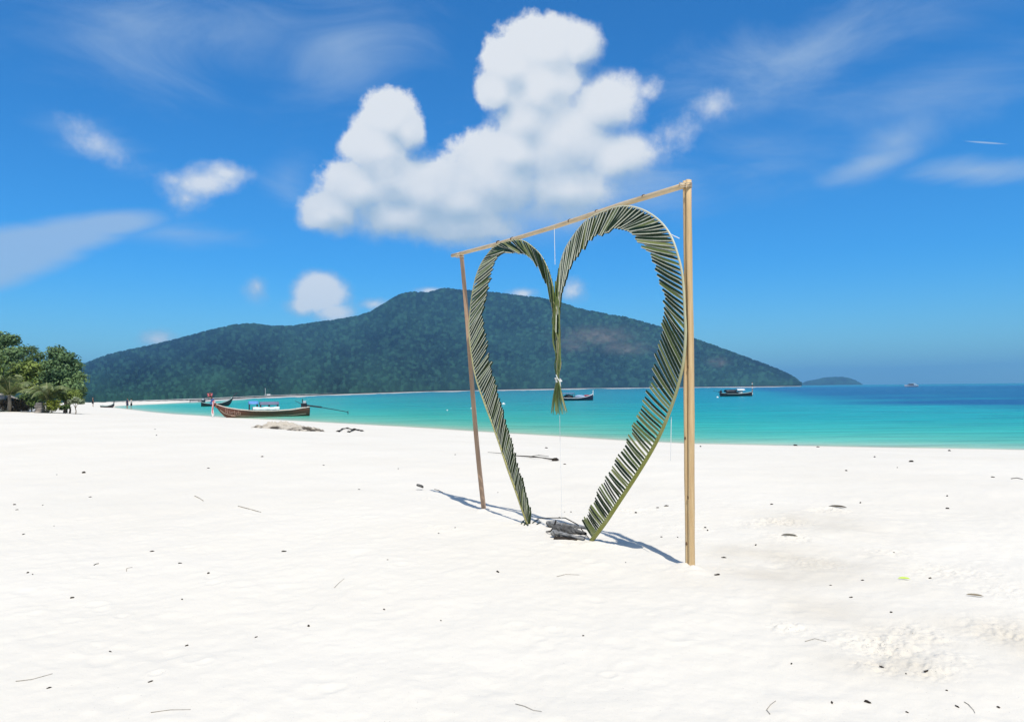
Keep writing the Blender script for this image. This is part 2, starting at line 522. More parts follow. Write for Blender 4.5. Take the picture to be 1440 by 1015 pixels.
def build_hill():
    rocks = [(842, 474, 40, 11, .62), (880, 492, 30, 8, .5), (806, 486, 22, 12, .4), (1010, 512, 12, 6, .5)]
    px1 = np.arange(-340, 1128.5, .95); v1 = np.linspace(0, 1, 180)
    PX, Vv = np.meshgrid(px1, v1)
    P, D, py, d = hill_points(PX, Vv)
    P[..., 2] -= 3.2 * d / F * np.clip(Vv * 1.3 - .3, 0, 1)
    P[..., 2] = np.maximum(P[..., 2], ZW - .2)
    # crowns: jittered cells, each a dome of its own size and tone
    cw, ch = 4.3, 3.2
    gx = PX / cw; gy = py / ch + .5 * np.sin(PX / 40)
    ix = np.floor(gx); iy = np.floor(gy)
    best = np.full(PX.shape, 9.0); tone = np.zeros(PX.shape)
    for a in (-1, 0, 1):
        for b in (-1, 0, 1):
            jx = ix + a + .15 + .7 * _hash(ix + a, iy + b, 51); jy = iy + b + .15 + .7 * _hash(ix + a, iy + b, 52)
            sz = .75 + .7 * _hash(ix + a, iy + b, 53)
            dd = np.hypot(gx - jx, gy - jy) / sz
            m = dd < best
            best = np.where(m, dd, best); tone = np.where(m, _hash(ix + a, iy + b, 54), tone)
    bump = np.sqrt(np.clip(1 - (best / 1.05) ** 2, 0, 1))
    bare = np.zeros(PX.shape)
    for x, y, sx, sy, st in rocks:
        bare = np.maximum(bare, st * np.exp(-((PX - x) / sx) ** 2 - ((py - y) / sy) ** 2))
    bare = np.clip(bare + .9 * bare * fbm(PX / 9, py / 5, 61, 3), 0, 1)
    amp = 6.6 * d / F * bump * (1 - .7 * bare) * np.clip(Vv * 30, .25, 1)
    V = P.copy()
    V[..., 2] += .75 * amp
    V[..., 0] -= D[..., 0] * amp * .7; V[..., 1] -= D[..., 1] * amp * .7
    tone = np.clip(.15 * tone + .62 * tone ** 3 + .25 * sstep(.5, .0, Vv) + .15 * bump - .05 + .45 * fbm(PX / 60, py / 30, 62, 3), 0, 1)  # domes lighter, gaps darker: crown shading partly put into the tone
    # back slope
    back = P[-1:].copy(); back[..., 0] *= 1.35; back[..., 1] *= 1.35; back[..., 2] = ZW - 2
    V = np.concatenate([V, back], 0)
    tone = np.concatenate([tone, tone[-1:]], 0); bare = np.concatenate([bare, bare[-1:]], 0)
    m = bpy.data.materials.new('forest_canopy'); m.use_nodes = True
    nt = m.node_tree; b = nt.nodes['Principled BSDF']
    b.inputs['Roughness'].default_value = .8; b.inputs['Specular IOR Level'].default_value = .12
    at = nt.nodes.new('ShaderNodeAttribute'); at.attribute_name = 'tone'
    mx = nt.nodes.new('ShaderNodeMix'); mx.data_type = 'RGBA'
    nt.links.new(at.outputs['Fac'], mx.inputs['Factor'])
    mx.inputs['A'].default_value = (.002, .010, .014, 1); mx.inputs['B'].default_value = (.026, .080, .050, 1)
    ab = nt.nodes.new('ShaderNodeAttribute'); ab.attribute_name = 'bare'
    m2 = nt.nodes.new('ShaderNodeMix'); m2.data_type = 'RGBA'
    nt.links.new(ab.outputs['Fac'], m2.inputs['Factor']); nt.links.new(mx.outputs['Result'], m2.inputs['A'])
    m2.inputs['B'].default_value = (.15, .125, .10, 1)
    nt.links.new(m2.outputs['Result'], b.inputs['Base Color'])
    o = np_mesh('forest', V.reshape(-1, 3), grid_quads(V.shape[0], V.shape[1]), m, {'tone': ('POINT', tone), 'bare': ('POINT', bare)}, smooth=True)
    tag(o, 'dense dark green forest covering the broad hill across the bay', 'forest', kind='stuff')
    # the ground the forest grows on
    PX, Vv = np.meshgrid(np.arange(-380, 1129, 12.0), np.linspace(0, 1, 40))
    P, D, py, d = hill_points(PX, Vv)
    P[..., 2] -= 1.5 * d / F + .3
    back = P[-1:].copy(); back[..., :2] *= 1.34; back[..., 2] = ZW - 3
    P = np.concatenate([P, back], 0)
    h = np_mesh('hill', P.reshape(-1, 3), grid_quads(P.shape[0], P.shape[1]), mat('hill_soil', (.10, .085, .06), .9, .1, .3, .02))
    tag(h, 'broad two-peaked island hill across the bay', 'hill', kind='structure')
    # thin far shore of pale sand and rock
    px = np.arange(150, 1128, 2.0)
    fy = np.interp(px, *zip(*FOOT)); hz = horizon(px)
    vv = []
    w = 1.5 + 1.6 * vnoise(px / 30, px * 0, 71) + .8 * vnoise(px / 7, px * 0, 72)
    for off, z in ((np.clip(w, .25, 3), ZW - .05), (w * 0 - .3, ZW + .25), (w * 0 - .9, ZW + .5)):
        o_ = np.maximum(fy - hz, 1.72) + off
        dd = 2.8 * F / np.maximum(o_, .9)
        D = np.stack([_f[i] + _r[i] * ((px - CX) / F) for i in range(3)], -1)
        hl = np.hypot(D[:, 0], D[:, 1])
        q = np.array(CAM)[None] + D * (dd / hl)[:, None]; q[:, 2] = z
        vv.append(q)
    Vs = np.stack(vv, 0)
    fs = np_mesh('far_shore', Vs.reshape(-1, 3), grid_quads(3, len(px)), mat('far_sand', (.62, .60, .54), .9, .1, col2=(.22, .21, .19), scale=.05))
    tag(fs, 'thin pale strip of sand and rock along the far shore', 'shore', kind='structure')
    # small hazy island on the horizon
    rid = [(1118, 541.6), (1127, 538.5), (1136, 535.5), (1150, 533), (1158, 530.6), (1172, 529.8), (1186, 529.8), (1196, 531.8), (1202, 534), (1208, 537), (1214, 540.9)]
    PX, Vv = np.meshgrid(np.arange(1118, 1214, 1.0), np.linspace(0, 1, 16))
    ry = np.interp(PX, *zip(*rid)) + .5 * vnoise(PX / 3, PX * 0, 81)
    fy = horizon(PX) + .4
    py = fy + (np.minimum(ry, fy - .1) - fy) * Vv
    d = 4600 * (1 + .16 * Vv)
    D = np.stack([_f[i] + _r[i] * ((PX - CX) / F) - _u[i] * ((py - CY) / F) for i in range(3)], -1)
    hl = np.hypot(D[..., 0], D[..., 1])
    P = np.array(CAM)[None, None] + D * (d / hl)[..., None]
    P[0, :, 2] = ZW - 2
    back = P[-1:].copy(); back[..., :2] *= 1.2; back[..., 2] = ZW - 3
    P = np.concatenate([P, back], 0)
    t = np.clip(.4 + fbm(np.concatenate([PX, PX[:1]]) / 6, np.concatenate([py, py[:1]]) / 3, 83, 3), 0, 1)
    isl = np_mesh('island', P.reshape(-1, 3), grid_quads(P.shape[0], P.shape[1]), m, {'tone': ('POINT', t), 'bare': ('POINT', t * 0)})
    tag(isl, 'small low hazy blue island on the horizon', 'island', kind='structure')


# ------------------------------------------------------------------ frame and heart
B1 = on_sand(970, 797); B2 = on_sand(683, 716)
_h = Vector((B2.x - .15 - B1.x, B2.y - B1.y, 0)).normalized()
FN = Vector((-_h.y, _h.x, 0))
if FN.y > 0: FN = -FN                         # towards the camera


def fp(px, py, off=0.0):
    """point of the frame's vertical plane seen at this pixel, off metres towards the camera"""
    return on_plane(px, py, B1, FN, off)


wood = mat('pale_wood', (.68, .50, .27), .6, .3, col2=(.50, .33, .16), scale=5, stretch=(9, 9, .5), bump=.3, bscale=14)
wood_beam = mat('split_bamboo', (.70, .56, .36), .42, .5, col2=(.46, .32, .16), scale=5, stretch=(.8, .8, 7), bump=.25, bscale=12)
wood_brown = mat('brown_wood', (.50, .34, .22), .65, .3, col2=(.34, .21, .13), scale=5, stretch=(9, 9, .5), bump=.3, bscale=14)
knot = mat('dark_knot', (.10, .055, .03), .8, .2, .3)
white_string = mat('white_string', (.75, .75, .72), .8, .2, .1)


def build_frame():
    root = empty('bamboo_frame', B1, 'tall open frame of pale wooden poles standing on the white sand around the heart', 'frame')
    # right post: two long half-round strips side by side, seam in front
    top = fp(966.5, 254); bot = fp(970.5, 798, 0) - Vector((0, 0, .25))
    for sgn, r in ((-1, .0205), (1, .0195)):
        mb = MB(); path = []; rad = []
        for i in range(15):
            t = i / 14
            p = bot.lerp(top, t) - _h * (sgn * (.0205 - .002 * math.sin(t * 9))) + FN * (.004 * math.sin(7 * t + sgn))
            path.append(p); rad.append(1.6 * r * (1.06 - .16 * t) * (1 + .05 * math.sin(t * 31 + sgn)))
        mb.tube(path, rad, 12, squash=.64, ref=FN)
        p = mb.build('post', wood, root, smooth=True)
        for kt in ((.38, .71, .13) if sgn < 0 else (.55, .24)):
            i = int(kt * 14); c = path[i].lerp(path[i + 1], kt * 14 - i)
            kb = MB(); q = c + FN * (rad[i] * .93) + _h * (.006 * sgn)
            kb.blob(q, .007, .007, .014, nu=8, nv=6, rough=.2, seed=int(kt * 90)); kb.build('knot', knot, p, smooth=True)
        p['label'] = 'pale right post made of two poles bound together' if sgn < 0 else 'pale right post pole with a split seam'
    # left post
    top2 = fp(648.5, 356); bot2 = B2 - Vector((0, 0, .22))
    mb = MB(); path = []; rad = []
    for i in range(15):
        t = i / 14
        path.append(bot2.lerp(top2, t) + _h * (.025 * math.sin(t * 3.14)) + FN * .01 * math.sin(t * 6)); rad.append(.034 * (1.02 - .12 * t))
    mb.tube(path, rad, 4, twist=math.radians(25))
    p = mb.build('post', wood_brown, root, bevel=.006); p['label'] = 'brown leaning left post'
    # crossbeam
    mb = MB(); path = []; rad = []
    pts = [(636, 359.5), (700, 343), (780, 319), (870, 289), (962, 261)]
    pp = [fp(x, y, .03) for x, y in pts]
    for i in range(len(pp) - 1):
        for k in range(6):
            path.append(pp[i].lerp(pp[i + 1], k / 6))
    path.append(pp[-1])
    n = len(path)
    for i in range(n): rad.append(.0235 + .002 * i / n)
    mb.tube(path, rad, 9)
    cb = mb.build('crossbeam', wood_beam, root, smooth=True)
    for x, y in ((700, 341), (720, 336), (801, 311), (839, 298), (905, 277)):
        q = fp(x, y + .5, .03); q2 = fp(x + 2.2, y - .2, .03)
        q2 = q.lerp(q2, .55)
        k = MB(); k.tube([q, q2], .0256, 9)
        k.build('node', knot, cb)
    # lashing at the right joint
    ls = MB()
    for j in range(3):
        zc = fp(966.5, 259 + 2.6 * j, 0)
        ring = [zc + _h * (.045 * math.cos(a)) + FN * (.02 + .058 * math.sin(a)) + Vector((0, 0, .006 * math.sin(2 * a))) for a in np.linspace(0, 2 * math.pi, 17)]
        ls.tube(ring, .0035, 5)
    ls.build('lashing', mat('twine', (.55, .47, .36), .8, .1, .2), root, smooth=True)
    ls = MB()
    for j in range(3):
        zc = fp(648.5, 357 + 2.4 * j, 0)
        ring = [zc + _h * (.042 * math.cos(a)) + FN * (.02 + .055 * math.sin(a)) for a in np.linspace(0, 2 * math.pi, 17)]
        ls.tube(ring, .005, 5)
    ls.build('lashing', mat('pale_twine', (.6, .53, .42), .8, .1, .2), root, smooth=True)


R_RACHIS = [(831, 761), (851, 734.5), (863.5, 716), (892.5, 672), (913, 639), (926, 615), (938, 588), (952, 548), (961, 509), (964, 470), (963, 440), (960, 390),
            (953, 358), (943, 331), (928, 311), (908, 297), (888, 290.5), (868.5, 290.5), (849, 297), (829, 306), (815, 320), (803.5, 335), (793.6, 352),
            (787, 374), (782, 398), (779, 421)]
R_PAIRS = [((834, 757), (820, 733)), ((846, 741), (830, 718)), ((868, 708), (849, 678)), ((882, 688), (860, 662)), ((909, 646), (884, 615)),
           ((925, 616), (897, 589)), ((944, 574), (915.5, 539)), ((952, 548), (926, 491)), ((961.5, 509), (934, 452)), ((963.5, 475), (936, 436)),
           ((963, 440), (934, 416)), ((959, 394), (922, 374)), ((951, 352), (905, 344)), ((934, 318), (889, 326)), ((897, 294), (866, 321)),
           ((870, 291), (850, 328)), ((836, 303), (828, 338)), ((810, 326), (799.5, 382)), ((791, 360), (787, 426)), ((781, 405), (784, 492))]
L_RACHIS = [(743, 740), (736, 721), (725, 689), (715, 662), (704, 629), (693, 598), (681, 566), (669, 531), (661.5, 489), (659.5, 460), (661, 437), (664, 413),
            (669, 390), (677, 370), (687, 356), (695, 347), (708.7, 341), (726, 337.5), (738, 339.5), (750, 348), (760, 358), (768, 372), (773.7, 388),
            (777.6, 404), (779.6, 421)]
L_PAIRS = [((743, 740), (746, 719)), ((740, 730), (741, 703)), ((734, 715), (737.5, 684)), ((725, 689), (731, 665)), ((714.6, 661), (722, 634)), ((705, 632), (712, 598)),
           ((693, 598), (703, 566)), ((681, 566), (694.5, 534)), ((669, 531), (688, 506)), ((661.5, 485), (679.5, 452)), ((660, 455), (681, 425)),
           ((663, 420), (687, 400)), ((669, 390), (694, 371)), ((679, 367), (705, 356)), ((692, 350), (718, 355)), ((708, 341.5), (732, 356)),
           ((726, 337.5), (744, 361)), ((742, 342), (760, 381)), ((758, 356), (771, 408)), ((768, 372), (777, 430)), ((775, 392), (783, 468)), ((779, 415), (785, 500))]

leaf_green = mat('palm_leaf', (.006, .020, .007), .45, .2, col2=(.030, .048, .010), scale=3, attr='var')
leaf_rib = mat('leaf_rib', (.62, .63, .50), .5, .4, .2, 20)
leaf_pale = mat('palm_leaf_pale_flank', (.12, .16, .04), .42, .3, col2=(.25, .26, .09), scale=3, attr='var')  # pale underside tone, also standing for sunlit highlights on the upper flanks
rachis_green = mat('frond_midrib', (.24, .25, .035), .4, .45, col2=(.60, .58, .42), scale=4, attr='var')
rachis_pale = mat('frond_midrib_pale', (.34, .31, .10), .45, .4, col2=(.50, .48, .26), scale=4, attr='var')


def smooth_path(pts, k=5):
    out = []
    n = len(pts)
    for i in range(n - 1):
        p0 = pts[max(i - 1, 0)]; p1 = pts[i]; p2 = pts[i + 1]; p3 = pts[min(i + 2, n - 1)]
        for j in range(k):
            t = j / k
            out.append(tuple(.5 * ((2 * b) + (-a + c) * t + (2 * a - 5 * b + 4 * c - d) * t * t + (-a + 3 * b - 3 * c + d) * t ** 3)
                             for a, b, c, d in zip(p0, p1, p2, p3)))
    out.append(tuple(pts[-1]))
    return out


def leaflet(mb, P, Q, w, tilt, rn, droop=0.02, rib=.0046):
    """narrow blade folded along its rib: two flanks at an angle and a pale rib between them"""
    ax = (Q - P); L = ax.length; ax.normalize()
    side = FN.cross(ax).normalized()
    if side.z < 0: side = -side               # in-plane, upward
    up = (side * math.cos(tilt) + FN * math.sin(tilt))
    nrm = ax.cross(up).normalized()
    if nrm.dot(FN) < 0: nrm = -nrm
    fold = math.radians(rn.uniform(24, 38))
    f1 = up * math.cos(fold) - nrm * math.sin(fold)
    f2 = -up * math.cos(fold) - nrm * math.sin(fold)
    K = 6
    vs = []
    prof = [.55, .92, 1, 1, 1, .95, .72]
    tw = rn.uniform(-.12, .12)
    for i in range(K + 1):
        t = i / K
        c = P.lerp(Q, t) - Vector((0, 0, droop * math.sin(t * math.pi) * .3)) + FN * (.004 * math.sin(t * 3.14 + tw * 5))
        ww = w * prof[i]
        g1 = (f1 + nrm * tw * t * .8); g2 = (f2 - nrm * tw * t * .8)
        vs += [c + g1 * ww, c + up * rib + nrm * .001, c - up * rib + nrm * .001, c + g2 * ww]
    q1 = []; q2 = []; q3 = []
    for i in range(K):
        a = i * 4; b = a + 4
        q1.append((a, a + 1, b + 1, b)); q2.append((a + 1, a + 2, b + 2, b + 1)); q3.append((a + 2, a + 3, b + 3, b + 2))
    var = rn.random()
    mb.add(vs, q1, 2 if rn.random() < .35 else 0, var); mb.add(vs, q2, 1, var); mb.add(vs, q3, 0, min(1, var + .1))


def frond(root, rachis_px, pairs, count, r0, r1, label, rmat, seed, offs):
    rn = random.Random(seed)
    path = smooth_path(rachis_px, 5)
    mid = MB(); n = len(path)
    rad = []
    for i in range(n):
        t = i / (n - 1)
        rad.append(r0 * (1 - t) ** 1.8 + r1)
    mid.tube([fp(x, y, offs) for x, y in path], rad, 8, squash=.75)
    for i in range(len(mid.a)): mid.a[i] = float(np.clip((min(i // 8, n) / n - .12) / .4, 0, 1))
    # arc positions for the pairs
    bl = [p[0] for p in pairs]; tl = [p[1] for p in pairs]
    bp = smooth_path(bl, 12); tp = smooth_path(tl, 12)
    seg = [0.0]
    B3 = [fp(x, y, offs) for x, y in bp]; T3 = [fp(x, y, offs) for x, y in tp]
    for i in range(1, len(B3)): seg.append(seg[-1] + (B3[i] - B3[i - 1]).length * .6 + (T3[i] - T3[i - 1]).length * .4)
    mb = MB()
    for k in range(count):
        t = max(0, (k + rn.uniform(-.12, .12)) / (count - 1)) ** 1.22 * seg[-1]
        t = min(max(t, 0), seg[-1] * .9999)
        i = max(j for j in range(len(seg)) if seg[j] <= t)
        i = min(i, len(seg) - 2)
        f = (t - seg[i]) / max(1e-6, seg[i + 1] - seg[i])
        P = B3[i].lerp(B3[i + 1], f); Q = T3[i].lerp(T3[i + 1], f)
        Q = P + (Q - P) * rn.uniform(.98, 1.10) + FN * rn.uniform(-.005, .02) + Vector((rn.uniform(-.004, .004), 0, rn.uniform(-.004, .004)))
        w = .026 * min(1.0, .45 + 2.2 * (Q - P).length)
        leaflet(mb, P, Q, w * rn.uniform(.85, 1.1), math.radians(rn.uniform(18, 40)), rn, rib=.0016 + .0030 * min(1, 2.4 * k / count))
    fr = mid.build('frond', rmat, root, smooth=True)
    fr['label'] = label
    lv = mb.build('leaflets', [leaf_green, leaf_rib, leaf_pale], fr)
    return fr


def build_heart():
    base = on_sand(833, 760)
    root = empty('palm_leaf_heart', base, 'large heart of two green palm fronds hanging inside the pale wooden frame', 'heart decoration')
    frond(root, R_RACHIS, R_PAIRS, 128, .020, .0045, 'wide right frond with an olive green stem', rachis_green, 5, .055)
    frond(root, L_RACHIS, L_PAIRS, 126, .012, .0045, 'narrow left frond with a pale edge', rachis_pale, 6, .05)
    # the knotted tail where both frond tips hang down the middle
    rn = random.Random(12)
    mb = MB()
    for k in range(22):
        sx = rn.uniform(776, 786); sy = rn.uniform(392, 428)
        e = k / 21
        ex = 775 + 22 * e + rn.uniform(-.8, .8)
        side = 1 if rn.random() < .5 else -1
        pts = [(sx, sy), (782 + side * rn.uniform(1, 6), 446 + rn.uniform(-8, 8)), (784 + rn.uniform(-6.5, 6), 482), (784.5 + rn.uniform(-4.5, 4.5), 512),
               (784.5 + (e - .5) * 4, 534), (784.5 + (e - .5) * 13, 557), (ex, 580 + rn.uniform(-5, 3.5))]
        path = smooth_path(pts, 4)
        ph = rn.uniform(0, 6.28)
        P = [fp(x, y, .05 + .03 * math.sin(ph + i * .28)) for i, (x, y) in enumerate(path)]
        w = rn.uniform(.006, .011)
        vs = []; var = rn.random()
        for i, p in enumerate(P):
            q = 1.0 if i < len(P) - 3 else .8
            th = ph + i * .12
            sd = _h * math.cos(th) * .9 + FN * math.sin(th) * .6
            vs += [p + sd * w * q, p + FN * w * .35, p - sd * w * q]
        f1 = []; f2 = []
        for i in range(len(P) - 1):
            a = i * 3; b = a + 3
            f1.append((a, a + 1, b + 1, b)); f2.append((a + 1, a + 2, b + 2, b + 1))
        mi = 0 if rn.random() < .6 else 1
        mb.add(vs, f1, mi, var); mb.add(vs, f2, mi, min(1, var + .3))
    tail = mb.build('tail', [mat('tail_leaf_green', (.07, .13, .025), .5, .4, col2=(.17, .20, .06), scale=6, attr='var'),
                             mat('tail_leaf_straw', (.36, .32, .17), .6, .3, col2=(.20, .20, .08), scale=6, attr='var')], root)
    kn = MB()
    for j in range(4):
        c = fp(784.5 + .5 * j, 532.5 + 1.3 * j, .05)
        ring = [c + _h * (.024 * math.cos(a)) + FN * (.034 * math.sin(a)) + Vector((0, 0, .006 * math.sin(a + j))) for a in np.linspace(0, 2 * math.pi, 15)]
        kn.tube(ring, .0045, 5)
    kn.tube([fp(782, 527, .09), fp(784, 532, .1), fp(787, 536, .09), fp(788.5, 543, .09)], .004, 5)
    kn.build('tie', white_string, tail, smooth=True)
    # tie strings to the posts
    t = MB(); t.tube([fp(941, 328.5, .06), fp(948, 332, .05), fp(955.5, 335.5, .05)], .004, 5)
    t.build('tie', white_string, root)
    return root


def string(pts, off, label, r=.0028):
    P = [fp(x, y, off) for x, y in pts]
    mb = MB(); mb.tube(P, r, 5)
    tag(solo(mb, 'string', white_string, P[-1]), label, 'string', 'thin strings on the heart frame')


# ------------------------------------------------------------------ boats
def xf(origin, ang):
    c, s = math.cos(ang), math.sin(ang)
    o = Vector(origin)
    return lambda x, y, z: Vector((o.x + x * c - y * s, o.y + x * s + y * c, o.z + z))


def longtail(bow, stern, name, label, hullm, innerm, railm, prof, beam, stem, stemm, sink=.25, boot=None, group=None):
    """wooden longtail hull lofted from stations; prof: (t, gunwale z, keel z); x runs stern (0) -> bow (L)"""
    bow = Vector(bow); stern = Vector(stern)
    dv = bow - stern; L = math.hypot(dv.x, dv.y); ang = math.atan2(dv.y, dv.x)
    root = empty(name, (stern.x, stern.y, stern.z), label, 'boat', group)
    T = xf((stern.x, stern.y, stern.z - sink), ang)
    ts = np.linspace(0, 1, 25)
    g = np.interp(ts, [p[0] for p in prof], [p[1] for p in prof]); kz = np.interp(ts, [p[0] for p in prof], [p[2] for p in prof])
    mb = MB(); vs = []
    ns = 6
    rows = []
    for t, gz, k in zip(ts, g, kz):
        hb = beam / 2 * (max(0.0, 1 - (max(t - .42, 0) / .58) ** 2.2)) ** .8 * (.55 + .45 * min(1, t / .4)) + .03
        row = []
        for j in range(ns + 1):
            u = j / ns
            yy = hb * (u ** .55); zz = k + (gz - k) * u ** 1.6
            row.append((yy, zz))
        full = [(-y, z) for y, z in reversed(row[1:])] + row
        rows.append([T(t * L + (full[i][1] - k) * .0, full[i][0], full[i][1]) for i in range(len(full))])
    nc = len(rows[0])
    for r in rows: vs += r
    fs = []; ms = []
    for i in range(len(rows) - 1):
        for j in range(nc - 1):
            fs.append((i * nc + j, i * nc + j + 1, (i + 1) * nc + j + 1, (i + 1) * nc + j))
    mb.add(vs, fs, 0)
    mb.f.append(tuple(range(nc))); mb.m.append(0); mb.a.append(.5)        # transom
    hull = mb.build('hull', [hullm], root, smooth=True)
    sd = hull.modifiers.new('shell', 'SOLIDIFY'); sd.thickness = .05; sd.offset = 0
    # deck a little under the gunwale
    dk = MB(); dv_ = []
    for i, t in enumerate(ts):
        a = rows[i][0]; b = rows[i][-1]
        z = .72 * g[i] + .28 * kz[i]
        c = (a + b) / 2
        dv_ += [Vector((*(c + (a - c) * .93).xy, stern.z - sink + z)), Vector((*(c + (b - c) * .93).xy, stern.z - sink + z))]
    dk.add(dv_, [(2 * i, 2 * i + 1, 2 * i + 3, 2 * i + 2) for i in range(len(ts) - 1)])
    dk.build('deck', innerm, root)
    for e in (0, -1):
        rl = MB(); rl.tube([rows[i][e] + Vector((0, 0, .01)) for i in range(len(rows))], .05, 6)
        rl.build('gunwale', railm, root, smooth=True)
    if boot:
        for e in (3, nc - 4):
            bt = MB()
            sg = -1 if e < nc / 2 else 1
            bt.tube([rows[i][e] + (rows[i][e] - rows[i][nc // 2]).normalized() * .01 for i in range(1, len(rows) - 1)], .035, 5)
            bt.build('stripe', boot, root)
    st = MB()
    p0 = (rows[-1][0] + rows[-1][-1]) / 2
    path = [p0 - Vector((0, 0, .35))] + [T(L + dx, 0, g[-1] + dz) for dx, dz in stem]
    st.tube(path, [.11 - .05 * i / len(path) for i in range(len(path))], 6, squash=.6)
    so = st.build('stem_post', stemm, root)
    return root, T, L, g, kz, hull, so, rows


def canopy(root, T, x0, x1, w, z0, z1, roofm, postm, nposts=3, sag=.25):
    mb = MB(); n = 8; vs = []
    for x in np.linspace(x0, x1, 5):
        for j in range(n + 1):
            u = j / n * 2 - 1
            vs.append(T(x, u * w / 2, z1 - sag * u * u))
    fs = [(i * (n + 1) + j, i * (n + 1) + j + 1, (i + 1) * (n + 1) + j + 1, (i + 1) * (n + 1) + j) for i in range(4) for j in range(n)]
    mb.add(vs, fs)
    r = mb.build('canopy', roofm, root, smooth=True)
    s = r.modifiers.new('shell', 'SOLIDIFY'); s.thickness = .04
    for x in np.linspace(x0 + .1, x1 - .1, nposts):
        for sg in (-1, 1):
            p = MB(); p.tube([T(x, sg * w * .46, z0), T(x, sg * w * .46, z1 - sag)], .045, 6)
            p.build('canopy_post', postm, r)
    return r


def engine(root, T, x, z, tail_len, drop, m_dark, m_pale, swing=0.0):
    e = MB()
    e.box(T(x, 0, z + .28), .55, .42, .42, mi=0)
    e.box(T(x - .05, 0, z + .60), .34, .30, .26, mi=1)
    e.tube([T(x + .15, .12, z + .55), T(x + .2, .15, z + .95)], .05, 6, mi=0)
    e.tube([T(x + .25, -.1, z + .4), T(x + .9, -.2, z + .75)], .03, 5, mi=0)
    eo = e.build('engine', [m_dark, m_pale], root, bevel=.03)
    s = MB(); end = T(x - tail_len, swing, z + .2 - drop)
    s.tube([T(x - .2, 0, z + .25), T(x - tail_len * .4, swing * .4, z + .25 - drop * .32)], .085, 7)
    s.tube([T(x - tail_len * .38, swing * .38, z + .25 - drop * .3), end], .035, 6)
    sh = s.build('tail_shaft', m_dark, eo)
    p = MB()
    for k in range(3):
        a = k * 2.094 + .4
        c = end + Vector((0, math.cos(a) * .13, math.sin(a) * .13))
        p.box(c, .03, .1, .22, ax=(Vector((1, 0, 0)), Vector((.35, math.cos(a + 1.57), math.sin(a + 1.57))).normalized(), Vector((0, math.cos(a), math.sin(a)))))
    p.build('propeller', m_dark, eo)
    return eo


